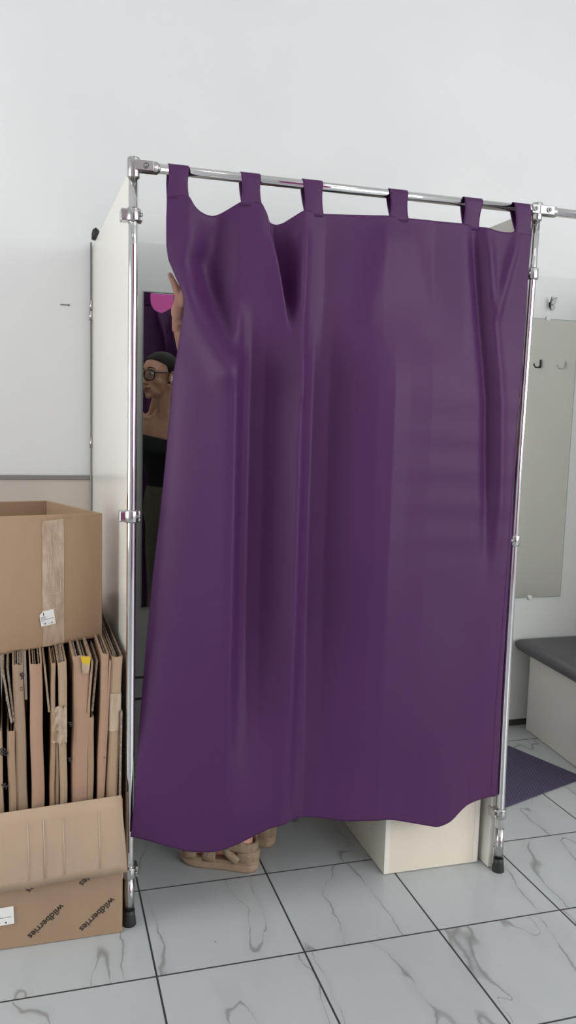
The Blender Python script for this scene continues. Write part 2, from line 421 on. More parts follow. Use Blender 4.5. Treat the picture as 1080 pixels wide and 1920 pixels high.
# ------------------------------------------------------------------ partitions
def partition(name, lab, xf0, xf1, xr, y0=.262, y1=1.372, top=2.06, th=.016):
    # xf0/xf1: left face x at the front bottom/top, xr: left face x at the rear
    root = tag(MB().hexa([(xf0, y0, .004), (xf0 + th, y0, .004), (xr + th, y1, .004), (xr, y1, .004),
                          (xf1, y0, top), (xf1 + th, y0, top), (xr + th, y1, top), (xr, y1, top)]).build(name, M_lam), lab, 'partition')
    MB().hexa([(xf0 - .0007, y0 - .0015, .005), (xf0 + th + .0007, y0 - .0015, .005), (xf0 + th + .0007, y0 + .002, .005), (xf0 - .0007, y0 + .002, .005),
               (xf1 - .0007, y0 - .0015, top), (xf1 + th + .0007, y0 - .0015, top), (xf1 + th + .0007, y0 + .002, top), (xf1 - .0007, y0 + .002, top)]).build('edge_band', M_edge, root)
    return root
pl = partition('partition_panel', 'glossy white partition panel at the left side of the curtained cabin', -.054, -.054, -.081)
MB().tube([(-.086, 1.360, .01), (-.086, 1.360, 2.075)], .0042, 12).build('rear_post', M_trim, pl)
for z in (1.802,): MB().tube([(-.086, 1.358, z - .018), (-.086, 1.358, z + .018)], .0085, 16).build('rear_clamp', M_clamp, pl)
MB().tube([(-.086, 1.358, z - .018 + .022 + .018), (-.086, 1.358, z + .06)], [.0075, .0045], 12).build('rear_collar', M_clamp, pl)
MB().tube([(-.086, 1.358, 1.295), (-.086, 1.358, 1.335)], [.0065, .0055], 12).build('rear_collar', M_clamp, pl)
partition('partition_panel', 'white partition panel right of the purple curtain, behind the right post', 1.108, 1.1075, 1.112, th=.0155)
pr3 = partition('partition_panel', 'white partition panel beyond the dark grey bench, seen in the far mirror', 2.30, 2.30, 2.31)
ck = tag(MB().tube([(-.086, 1.24, 2.063), (-.086, 1.24, 2.082), (-.083, 1.24, 2.096), (-.0765, 1.24, 2.102), (-.070, 1.24, 2.096), (-.067, 1.24, 2.082), (-.067, 1.24, 2.063)], [.006] * 7, 10).box(-.084, -.069, 1.235, 1.245, 2.061, 2.097).build('panel_cap', M_hookd), 'small black clip over the top edge of the left partition', 'clip')

def hook(y, z, m, lab):
    root = tag(empty('coat_hook', (2.298, y, z)), lab, 'hook'); root.scale = (.74, .74, .74)
    MB().box(-.006, 0, -.010, .010, -.028, .032).build('back_plate', m, root, bevel=.003)
    MB().tube([(-.004, 0, -.018), (-.02, 0, -.026), (-.042, 0, -.024), (-.055, 0, -.010), (-.056, 0, .002)], [.006, .006, .0055, .005, .006], 12).build('prong', m, root)
hook(.762, 1.75, M_hookd, 'dark coat hook nearer the front, seen in the far mirror')  # its dark look in the mirror is painted into the hook's colour
hook(.975, 1.735, M_hookl, 'pale coat hook behind the dark one, seen in the far mirror')

# ------------------------------------------------------------------ mirrors
def mirror(x0, x1, z0, z1, lab, clips):
    root = tag(empty('wall_mirror', ((x0 + x1) / 2, YB - .01, (z0 + z1) / 2)), lab, 'mirror')
    I = Matrix.Translation((-(x0 + x1) / 2, -(YB - .01), -(z0 + z1) / 2))
    y = YB - .01
    MB().add([(x0, y - .005, z0), (x1, y - .005, z0), (x1, y - .005, z1), (x0, y - .005, z1)], [(0, 1, 2, 3)]).build('mirror_glass', M_mirror, root, M=I)
    e = MB()
    e.box(x0 - .003, x0, y - .0052, y - .0002, z0 - .003, z1 + .003).box(x1, x1 + .003, y - .0052, y - .0002, z0 - .003, z1 + .003)
    e.box(x0, x1, y - .0052, y - .0002, z0 - .003, z0).box(x0, x1, y - .0052, y - .0002, z1, z1 + .003).box(x0, x1, y - .0045, y - .0002, z0, z1)
    e.build('glass_edge', M_medge, root, M=I)
    for cx, cz in clips:
        MB().tube([(cx, y - .0005, cz), (cx, y - .011, cz), (cx, y - .013, cz)], [.011, .011, .008], 18).ball((cx, y - .013, cz), (.004, .002, .004), 10, 6).build('clip', M_clip, root, M=I)
mirror(.115, .62, .649, 1.906, 'tall mirror inside the curtained cabin reflecting a person with glasses', ((.30, .648), (.50, .648), (.50, 1.908)))
mirror(1.52, 2.089, .624, 1.905, 'tall mirror on the back wall above the grey bench', ((1.926, .622), (1.929, 1.909), (1.65, .622), (1.65, 1.909)))

# butterfly decoration
bf = tag(empty('butterfly_decoration', (1.932, YB - .012, 1.971)), 'small black and pale butterfly stuck above the far mirror', 'butterfly')
def wing(pts, M3):
    out = [M3 @ Vector((p[0], -.002, p[1])) for p in pts]
    c = sum(out, Vector()) / len(out)
    n = len(out)
    inn = [c + (p - c) * .80 for p in out]
    d = M3 @ Vector((0, -.0012, 0))
    w = MB().add([p for p in out] + [p + d for p in out], [tuple(range(n))[::-1], tuple(range(n, 2 * n))] + [(k, (k + 1) % n, n + (k + 1) % n, n + k) for k in range(n)])
    o = w.build('wing', M_blackp, bf)
    d2 = M3 @ Vector((0, -.0022, 0))
    # pale cells between dark veins
    k = MB()
    for a in range(0, n):
        tri = [c + (inn[a] - c) * .06, inn[a] + (inn[(a + 1) % n] - inn[a]) * .07, inn[(a + 1) % n] + (inn[a] - inn[(a + 1) % n]) * .07]
        k.add([q + d2 for q in tri] , [(0, 2, 1)])
    k.build('wing_cell', mat('pale_wing', (.66, .62, .62), .6), o)
up_w = [(.001, .0), (.010, .018), (.024, .030), (.034, .033), (.033, .022), (.027, .008), (.020, -.001)]
lo_w = [(.001, -.002), (.020, -.002), (.026, -.009), (.022, -.020), (.014, -.026), (.006, -.017)]
for s, ang in ((1, .25), (-1, 1.25)):
    R3 = Matrix.Rotation(s * -ang, 3, 'Z') @ Matrix.Diagonal((s, 1, 1))
    wing(up_w, R3); wing(lo_w, R3)
MB().tube([(0, -.004, .010), (0, -.005, 0), (0, -.004, -.014)], [.0018, .0028, .0012], 10).build('body', M_blackp, bf)

# ------------------------------------------------------------------ benches
def bench(lab, corners, zt, m, cush_over):
    """corners: plan of the box a(front-left) b(front-right) c(back-right) d(back-left)"""
    a, b, c, d = [Vector((*p, 0)) for p in corners]
    o0 = (a + b + c + d) / 4
    root = tag(empty('storage_bench', o0), lab, 'bench')
    up_ = V(0, 0, zt)
    q = [p - o0 for p in (a, b, c, d)]
    MB().hexa([p + V(0, 0, .002) for p in q] + [p + up_ for p in q]).build('box_base', m, root, bevel=.0015)
    # edge strips on the front face
    eu = (q[1] - q[0]).normalized(); n = eu.cross(V(0, 0, 1)).normalized() 
    for s, p in ((1, q[0]), (-1, q[1])):
        p0 = p + n * .0015 - V(0, 0, 0); p1 = p0 + eu * s * .017
        A, B = (p0, p1) if s > 0 else (p1, p0)
        MB().hexa([A + V(0, 0, .004), B + V(0, 0, .004), B - n * .003 + V(0, 0, .004), A - n * .003 + V(0, 0, .004), A + up_, B + up_, B - n * .003 + up_, A - n * .003 + up_]).build('edge_strip', M_edge, root)
    # padded cushion: rounded super-ellipse section
    l, f, r, k = cush_over
    Q = [q[0] + V(-l, -f, 0), q[1] + V(r, -f, 0), q[2] + V(r, k, 0), q[3] + V(-l, k, 0)]
    nx, ny = 40, 40; vs = []; fs = []
    def pt(u, v, top):
        p = Q[0].lerp(Q[1], u).lerp(Q[3].lerp(Q[2], u), v)
        eu_ = min(u, 1 - u) * (Q[1] - Q[0]).length; ev = min(v, 1 - v) * (Q[3] - Q[0]).length
        e = min(eu_, ev, .05) / .05
        rr = math.sqrt(max(0, 1 - (1 - e) ** 2))
        if top: z = zt + .030 + .026 * rr + .003 * math.sin(u * PI) * math.sin(v * PI)
        else: z = zt + .001 + .029 * (1 - min(1, rr * 1.6))
        return (p.x, p.y, z)
    sp = lambda i, n: .5 - .5 * math.cos(PI * i / n)
    for top in (1, 0):
        for j in range(ny + 1):
            for i in range(nx + 1): vs.append(pt(sp(i, nx), sp(j, ny), top))
    W = nx + 1; Hh = W * (ny + 1)
    for j in range(ny):
        for i in range(nx):
            fs.append((j * W + i, j * W + i + 1, (j + 1) * W + i + 1, (j + 1) * W + i))
            fs.append((Hh + j * W + i, Hh + (j + 1) * W + i, Hh + (j + 1) * W + i + 1, Hh + j * W + i + 1))
    me = MB().add(vs, fs, True)
    o = me.build('seat_cushion', M_cushion, root)
    w = o.modifiers.new('weld', 'WELD'); w.merge_threshold = .0006
    return root
bench('cream box bench standing inside the cabin below the purple curtain', ((.760, .303), (1.091, .301), (1.094, 1.25), (.748, 1.25)), .375, M_cream, (.03, .0, .0, .03))
bench('white box bench with dark grey padded seat, below the far mirror', ((1.853, .50), (2.27, .50), (2.285, 1.31), (1.912, 1.31)), .380, M_benchw, (.055, .02, .0, .05))
# screw marks on the cabin bench corner
# ------------------------------------------------------------------ floor mat
C0 = Vector((1.848, .778, 0)); e1 = Vector((-.945, -.325, 0)); e2 = Vector((-.334, .943, 0)).normalized()
fm = tag(MB().hexa([(0, 0, .0005), tuple(e2 * .56 + V(0, 0, .0005)), tuple(e1 * .62 + e2 * .56 + V(0, 0, .0005)), tuple(e1 * .62 + V(0, 0, .0005)),
                    (0, 0, .006), tuple(e2 * .56 + V(0, 0, .006)), tuple(e1 * .62 + e2 * .56 + V(0, 0, .006)), tuple(e1 * .62 + V(0, 0, .006))]).build('floor_mat', M_mat, bevel=.002), 'purple ribbed rubber mat lying on the tiles by the grey bench', 'mat')
fm.location = C0

# ------------------------------------------------------------------ curtain
def sm(a, b, x):
    t = np.clip((x - a) / (b - a), 0, 1); return t * t * (3 - 2 * t)
def tab_interp(tbl, x):
    return np.interp(x, [t[0] for t in tbl], [t[1] for t in tbl])
TOPZ = [(.036, 2.005), (.095, 2.001), (.108, 1.978), (.122, 1.968), (.140, 1.962), (.162, 1.9615), (.180, 1.968), (.197, 1.978), (.232, 2.001), (.287, 2.003), (.303, 1.973), (.320, 1.959), (.337, 1.954), (.355, 1.960), (.374, 1.973), (.407, 1.995), (.462, 1.991), (.55, 1.996), (.653, 2.001), (.71, 2.0), (.776, 2.003), (.887, 2.003), (.938, 2.0), (1.007, 1.991), (1.045, 1.991), (1.052, 2.000), (1.108, 1.990)]
HEM = [(-.045, .277), (.035, .248), (.120, .220), (.19, .216), (.25, .234), (.298, .252), (.345, .271), (.394, .280), (.443, .280), (.51, .270), (.577, .256), (.646, .253), (.72, .248), (.805, .223), (.892, .198), (.940, .209), (.982, .238), (1.03, .255), (1.085, .262)]
XLT = [(.20, -.050), (.27, -.047), (.53, -.024), (.67, -.012), (.83, .001), (.99, .014), (1.124, .027), (1.266, .040), (1.407, .051), (1.546, .061), (1.60, .070), (1.657, .078), (1.70, .083), (1.735, .085), (1.755, .081), (1.78, .071), (1.813, .058), (1.84, .046), (1.876, .040), (1.94, .037), (2.02, .038)]
XRT = [(.20, 1.084), (.563, 1.081), (.768, 1.085), (1.004, 1.090), (1.186, 1.091), (1.429, 1.094), (1.589, 1.100), (1.746, 1.103), (1.901, 1.102), (2.0, 1.108)]
def seg_d(x, z, a, b):
    ax, az = a; bx, bz = b; dx, dz = bx - ax, bz - az
    t = np.clip(((x - ax) * dx + (z - az) * dz) / (dx * dx + dz * dz), 0, 1)
    return np.hypot(x - ax - t * dx, z - az - t * dz), t
def hfun(x, z, xl):
    g = lambda c, s: np.exp(-((x - c) / s) ** 2)
    h = np.zeros_like(x)
    # pocket right of the second tab
    A = sm(1.655, 1.80, z)
    lip = np.interp(z, [1.60, 1.69, 1.845, 1.975], [.392, .371, .337, .300])
    rg = .404
    u = (x - lip) / np.maximum(rg - lip, .02)
    h += A * np.where(u < 0, .020 * np.exp(np.minimum(u, 0) * 1.6), np.where(u < 1, -.062 * sm(0, .14, u) * (1 - np.clip(u, 0, 1)) ** .75 + .020 * (1 - sm(0, .16, u)) + .012 * sm(.4, 1, u), .012 * np.exp(-(np.maximum(u, 1) - 1) * 1.2)))
    # soft hollow under the first sag
    h += -.045 * g(.172, .042) * sm(1.66, 1.86, z)
    h += .014 * g(.10, .03) * sm(1.72, 1.95, z)
    # diagonal drape from the hand
    d, t = seg_d(x, z, (.135, 1.84), (.212, 1.63)); h += -.028 * np.exp(-(d / .032) ** 2)
    d, t = seg_d(x, z, (.088, 1.76), (.185, 1.56)); h += .022 * np.exp(-(d / .036) ** 2)
    d, t = seg_d(x, z, (.225, 1.70), (.235, 1.60)); h += .012 * np.exp(-(d / .022) ** 2)
    # vertical waves: cross-sections at three heights, blended
    lowp = np.interp(x, [-.05, .0, .08, .16, .24, .30, .345, .375, .395, .415, .45, .52, .60, .68, .76, .88, .93, 1.0, 1.09], [.016, .018, .030, .042, .052, .050, .050, .054, .050, .034, .022, .026, .038, .044, .036, .034, .026, .004, .0])
    midp = np.interp(x, [-.02, .03, .08, .14, .19, .213, .228, .245, .27, .31, .35, .38, .394, .408, .425, .45, .50, .56, .62, .67, .72, .80, .88, .95, 1.09], [-.026, -.006, .012, .034, .054, .058, .036, .004, -.008, .002, .022, .042, .050, .036, .006, -.010, -.002, .020, .040, .048, .040, .020, .010, .006, .004])
    topp = np.interp(x, [.03, .10, .25, .41, .47, .55, .64, .71, .80, .90, 1.0, 1.1], [.0, .0, .002, .006, -.004, .004, .016, .010, -.004, .002, .0, .004])
    wl = 1 - sm(.30, .95, z); wt = sm(1.52, 1.78, z)
    h += lowp * wl + 1.45 * midp * (1 - wl) * (1 - wt) + 1.5 * topp * wt
    d, t = seg_d(x, z, (.408, 1.92), (.398, 1.50)); h += .010 * np.exp(-(d / .014) ** 2)
    c = np.interp(z, [.2, 1.2, 1.5, 1.8, 1.98], [1.03, 1.025, 1.008, .966, .940])
    h += (.014 * np.exp(-((x - c - .022) / .02) ** 2) - .026 * np.exp(-((x - c + .012) / .022) ** 2)) * sm(.9, 1.35, z)
    d, t = seg_d(x, z, (1.056, 1.965), (1.008, 1.76)); h += .012 * np.exp(-(d / .014) ** 2)
    d, t = seg_d(x, z, (.715, 1.99), (.80, 1.72)); h += .006 * np.exp(-(d / .03) ** 2)
    d, t = seg_d(x, z, (.655, 1.99), (.60, 1.72)); h += .006 * np.exp(-(d / .03) ** 2)
    # bottom: the cloth is held out towards the room and flutes gently
    lo = 1 - sm(.25, 1.3, z)
    h += 0 * lo * (.012 * np.exp(-((x + .02) / .10) ** 2) + .006 * np.cos((x - .13) * 15) * np.exp(-((x - .15) / .25) ** 2))
    # left edge turns back a little
    h += -.018 * np.exp(-((x - xl) / .022)) * (1 - sm(1.86, 1.98, z)) * sm(.35, .6, z)
    # horizontal travel creases on the right half, very shallow
    h += .0011 * np.sin(z * 62 + 3 * x) * sm(.6, .8, x) * sm(.9, 1.2, z) * (1 - sm(1.55, 1.75, z))
    return h
nu, nv = 380, 300
uu = np.linspace(0, 1, nu)[None, :].repeat(nv, 0); vv = np.linspace(0, 1, nv)[:, None].repeat(nu, 1)
def smooth_row(r, n):
    k = np.exp(-(np.arange(-n, n + 1) / (n / 2.0)) ** 2); k /= k.sum()
    return np.convolve(np.pad(r, n, 'edge'), k, 'valid')
topz = np.tile(smooth_row(tab_interp(TOPZ, .037 + uu[0] * (1.108 - .037)), 4), (nv, 1)); hemz = np.tile(smooth_row(tab_interp(HEM, -.046 + uu[0] * (1.085 + .046)), 12), (nv, 1))
zz = topz + (hemz - topz) * vv
xl = tab_interp(XLT, zz); xr = tab_interp(XRT, zz)
xx = xl + (xr - xl) * uu
hh = hfun(xx, zz, xl)
def soften(a, n, ax):
    k = np.exp(-(np.arange(-n, n + 1) / (n / 2.2)) ** 2); k /= k.sum()
    p = np.pad(a, [(n, n) if q == ax else (0, 0) for q in (0, 1)], 'edge')
    return sum(k[i] * np.take(p, range(i, i + a.shape[ax]), ax) for i in range(2 * n + 1))
hh = soften(soften(hh, 4, 1), 5, 0)
# every tab hangs the cloth close under the rail
hh *= 1 - .55 * np.exp(-((topz - zz) / .05) ** 2)
yy = RY - .012 - hh
me_v = np.stack([xx, yy, zz], -1).reshape(-1, 3)
cm = MB(); faces = [(j * nu + i, (j + 1) * nu + i, (j + 1) * nu + i + 1, j * nu + i + 1) for j in range(nv - 1) for i in range(nu - 1)]
cm.add(me_v.tolist(), faces, True)
cur = tag(cm.build('curtain', M_cur), 'purple tab-top curtain hanging from the chrome rail', 'curtain')
so = cur.modifiers.new('thick', 'SOLIDIFY'); so.thickness = .0016; so.offset = 0
# side return: the right edge of the cloth folds back behind the front face
nr, ns = 160, 24
vs = []; fs = []
for j in range(nr):
    z = 1.62 + (.262 - 1.62) * j / (nr - 1)
    x0 = float(tab_interp(XRT, z)); y0 = RY - .0125 - float(hfun(np.array([x0]), np.array([z]), np.array([float(tab_interp(XLT, z))]))[0])
    wdt = float(np.interp(z, [.26, .6, .95, 1.2, 1.62], [.060, .060, .036, .012, .002])); dep = float(np.interp(z, [.26, .6, 1.0, 1.3, 1.62], [.020, .021, .020, .016, .006]))
    wdt = min(wdt, float(atR(z).x) - .0132 - x0)
    for i in range(ns):
        s = i / (ns - 1)
        vs.append((x0 - .0005 + wdt * math.sin(s * PI / 2), y0 + .0002 + dep * (1 - math.cos(s * PI / 2)), z - .006 * s))
for j in range(nr - 1):
    for i in range(ns - 1): fs.append((j * ns + i, (j + 1) * ns + i, (j + 1) * ns + i + 1, j * ns + i + 1))
o = MB().add(vs, fs, True).build('folded_edge', M_cur, cur); so = o.modifiers.new('thick', 'SOLIDIFY'); so.thickness = .0016; so.offset = 0
TABS = [(.041, .094, .037, .094), (.232, .285, .232, .287), (.403, .459, .407, .461), (.655, .710, .653, .709), (.886, .944, .888, .940), (1.047, 1.107, 1.054, 1.106)]
for t0, t1, b0, b1 in TABS:
    bz = float(tab_interp(TOPZ, (b0 + b1) / 2)); 
    def surfy(x, z):
        l = float(tab_interp(XLT, z)); hv = float(hfun(np.array([x]), np.array([z]), np.array([l]))[0]); tz = float(tab_interp(TOPZ, x))
        hv *= 1 - .55 * math.exp(-((tz - z) / .05) ** 2); return RY - .012 - hv
    path = []
    yb = surfy((b0 + b1) / 2, bz - .01)
    path.append((yb - .0002, bz - .012, 0)); path.append((yb - .0008, bz, 0))
    R_ = PR + .0022
    for k in range(1, 6): path.append((yb + (RY - R_ - yb) * k / 6, bz + (RZ - bz) * k / 6, k / 6))
    for k in range(13):
        an = PI - PI * k / 12; path.append((RY + R_ * math.cos(an), RZ + R_ * math.sin(an), 1))
    for k in range(1, 7): path.append((RY + R_ + (yb + .003 - RY - R_) * k / 6, RZ + (bz - RZ) * k / 6, 1 - k / 6))
    path.append((yb + .002, bz - .012, 0))
    vs = []; fs = []; W = 9
    for idx, (y, z, f) in enumerate(path):
        back = idx > 13
        for i in range(W):
            s = i / (W - 1)
            xa = b0 + (t0 - b0) * f; xb = b1 + (t1 - b1) * f
            pinch = 1 - .10 * math.sin(PI * min(1, f)) 
            xc = (xa + xb) / 2
            vs.append((xc + (xa + (xb - xa) * s - xc) * pinch - (.004 if back else 0) * math.sin(PI * f), y + .002 * math.sin(s * PI) * (1 if back else -1) * math.sin(PI * f), z))
    for a in range(len(path) - 1):
        for i in range(W - 1): fs.append((a * W + i, a * W + i + 1, (a + 1) * W + i + 1, (a + 1) * W + i))
    o = MB().add(vs, fs, True).build('tab_loop', M_cur, cur); so = o.modifiers.new('thick', 'SOLIDIFY'); so.thickness = .0008; so.offset = 0

# ------------------------------------------------------------------ cardboard boxes
def label_sticker(parent, o, u, n, w, h, big, M=None):
    """o = lower-left corner on the face; QR code left out"""
    u = Vector(u).normalized(); n = Vector(n).normalized(); v = n.cross(u); o = Vector(o) + n * .0026
    P = lambda a, b: o + u * a * w + v * b * h
    poly = [P(0, 0), P(1, 0), P(1, 1), P(.28, 1), P(0, .78)]
    s = MB().add([p for p in poly] + [p + n * .0003 for p in poly], [tuple(range(5))[::-1], tuple(range(5, 10))] + [(k, (k + 1) % 5, 5 + (k + 1) % 5, 5 + k) for k in range(5)]).build('shipping_label', M_paper, parent)
    s['label'] = 'white printed shipping label'
    ink = MB(); nn = n * .0003
    put_text(ink, big, h * .30, P(.20, .68) + nn, u, n, .0004)
    put_text(ink, '77', h * .20, P(.16, .06) + nn, u, n, .0002)
    put_text(ink, '~', h * .18, P(.50, .09) + nn, u, n)
    put_text(ink, '4', h * .18, P(.70, .07) + nn, u, n, .0002)
    for r, (a, b) in enumerate(((.07, .46), (.07, .44), (.07, .92), (.07, .30))):
        x = a; y = .58 - r * .085
        while x < b:
            k = min(b, x + random.uniform(.05, .14))
            q = [P(x, y) + nn * 2, P(k, y) + nn * 2, P(k, y + .03) + nn * 2, P(x, y + .03) + nn * 2]
            ink.add(q, [(0, 1, 2, 3)]); x = k + .025
    ink.build('label_print', M_ink, s)

def wall_strip(mb, pts0, pts1, t):  # thin board between two vertical edges, pts = (bottom, top)
    a, d = map(Vector, pts0); b, c = map(Vector, pts1)
    mb.quad_slab(a, b, c, d, t)

# --- lower box, full of folded cartons, front flap hanging outside
lx0, lx1, ly0, ly1, lz = -.66, -.068, .206, 1.05, .401
lb = tag(empty('cardboard_box', (lx0, ly0, 0)), 'open brown printed box on the floor, packed with folded cartons', 'box')
LI = Matrix(((1, -.03, 0, 0), (0, 1, 0, 0), (0, 0, 1, 0), (0, 0, 0, 1))) @ Matrix.Translation((-lx0, -ly0, 0))
tb = .005
body = MB()
body.box(lx0, lx1, ly0, ly0 + tb, .001, lz - .036).box(lx0, lx1, ly1 - tb, ly1, .001, lz).box(lx0, lx0 + tb, ly0 + tb, ly1 - tb, .001, lz).box(lx1 - tb, lx1, ly0 + tb, ly1 - tb, .001, lz - .012).box(lx0 + tb, lx1 - tb, ly0 + tb, ly1 - tb, .001, .008)
body.build('box_body', M_card2, lb, bevel=.0022, M=LI)
# flap: hinge at the top front edge, hanging down and slightly outwards
fs_ = MB(); cols = 24; rows = 8; vs = []; fsx = []
for r in range(rows + 1):
    for c in range(cols + 1):
        s = c / cols; q = r / rows
        x = lx0 - .01 + (lx1 - .006 + .016 * q - lx0 + .01) * s
        z = lz - .002 - .050 * (lx1 - x) * (1 - .25 * q) - q * .206 + .002 * math.sin(s * 17 + r)*(q)
        y = ly0 - .003 - .020 * q ** .8 - .006 * math.sin(q * PI) + .0012 * math.sin(s * 40) * q
        vs.append((x, y, z + (.006 if r == 0 else 0)))
for r in range(rows):
    for c in range(cols): a = r * (cols + 1) + c; fsx.append((a, a + cols + 1, a + cols + 2, a + 1))
lz_f = lz
fl = fs_.add(vs, fsx, True).build('front_flap', M_flap, lb, M=LI); fl['label'] = 'paler front flap folded down outside'
so = fl.modifiers.new('thick', 'SOLIDIFY'); so.thickness = .004; so.offset = 1
M_crease = mat('crease_highlight', (.52, .40, .30), .7)  # paler tone paints the highlight along the flap creases
for x in (-.318, -.278, -.228, -.135):
    dz = -.05 * (lx1 - x)
    MB().tube([(x, ly0 - .0155, lz + dz - .03), (x + .002, ly0 - .0272, lz + dz - .11), (x + .003, ly0 - .0290, lz + dz - .185)], .0013, 8).build('flap_crease', M_crease, fl, M=LI)
fn = V(0, -1, 0)
def box_print(sx, sz, wx, wz):
    d = Vector((sx - wx, 0, sz - wz)); 
    ink = MB(); put_text(ink, 'wildberries', .028, (wx + .004, ly0 - .0006, wz + .004), d, fn, .0003, d.length + .008)
    ink.build('printed_lettering', M_ink, lb, M=LI)
for sx, sz in ((-.317, .026), (-.182, .025), (-.320, .158), (-.182, .157), (-.455, -.002 + .03), (-.46, .16)):
    if sz > .02: box_print(sx - .002, sz + .008, sx + .080, sz + .082)
lab_o = Vector((-.418, ly0 - .001, .090))
sl = MB()
par = lb
def label_on(parent, I, *a): 
    n0 = len(bpy.data.objects)
    before = set(bpy.data.objects)
    label_sticker(parent, *a)
    for o in set(bpy.data.objects) - before:
        o.data.transform(I)
label_on(lb, LI, (-.432, ly0 - .0012, .072), V(1, 0, .035), fn, .078, .050, '4')

# --- upper box, open top, standing on the cartons
zb, zt = .786, 1.150
ux = [V(-.336, .393, zb - .020), V(-.108, .440, zb), V(-.259, .778, zb + .004), V(-.49, .73, zb - .006)]
d_ = (ux[1] - ux[0]).normalized()
A = ux[1] - d_ * .60; B = ux[1]; Cc = V(-.256, .790, zb + .004); D = Cc - d_ * .60
T = lambda p, dz=0: V(p.x, p.y, zt + dz)
ub = tag(empty('cardboard_box', B), 'large open brown box standing on the row of folded cartons', 'box')
UI = Matrix.Translation(-B)
tb = .006
bd = MB()
bd.quad_slab(A, B, T(B), T(A), tb)                     # front
bd.quad_slab(B, Cc, T(Cc), T(B), tb)                   # right
bd.quad_slab(Cc, D, T(D), T(Cc), tb)                   # back
bd.quad_slab(D, A, T(A), T(D), tb)                     # left
bd.quad_slab(A + V(0, 0, .006), B + V(0, 0, .006), Cc + V(0, 0, .006), D + V(0, 0, .006), .005)
bd.build('box_body', M_card, ub, bevel=.002, M=UI)
n_u = d_.cross(V(0, 0, 1)).normalized()
def UF(a, z): return B - d_ * (a + .022) + V(0, 0, z - zb) + n_u * .0008     # a metres left of the front right edge
# packing tape
tp = MB(); vs = []; fsx = []
for j in range(41):
    z = zt - .002 - (zt - zb - .004) * j / 40
    for i in range(7):
        s = i / 6
        vs.append(UF(.150 - .061 * s, z - .010*0) + n_u * (.0006 + .0012 * random.random() * (1 if 0 < i < 6 else 0)))
for j in range(40):
    for i in range(6): a = j * 7 + i; fsx.append((a, a + 7, a + 8, a + 1))
tp.add(vs, fsx, True).build('packing_tape', M_tape, ub, M=UI)['label'] = 'crinkled clear packing tape'
# wrinkle ridges of the loose tape
wr = MB()
for pts in (((.118, .325), (.117, .24), (.119, .17), (.115, .11)), ((.116, .30), (.103, .22), (.096, .19), (.090, .185)), ((.130, .33), (.122, .26), (.117, .22)), ((.148, .15), (.135, .155), (.118, .150), (.102, .152)), ((.147, .148), (.133, .134), (.126, .122), (.122, .116)), ((.100, .19), (.098, .15), (.094, .115)), ((.138, .26), (.138, .17)), ((.133, .27), (.132, .18)), ((.127, .25), (.127, .17))):
    wr.tube([UF(a, zb + z) + n_u * .0016 for a, z in pts], .0008, 6)
M_wr = mat('tape_crinkle', (.60, .48, .35), .2)
wr.build('tape_wrinkle', M_wr, ub, M=UI)
# perforated strip along the top edge
pf = MB()
for k in range(16):
    q = UF(.118 - k * .0036, zt - .0045)
    pf.add([q, q + d_ * .0014, q + d_ * .0014 + V(0, 0, .0035), q + V(0, 0, .0035)], [(0, 1, 2, 3)])
pf.build('perforation', M_cedge, ub, M=UI)
label_on(ub, UI, UF(.154, zb + .062), d_ + V(0, 0, .06), n_u, .041, .043, '1')

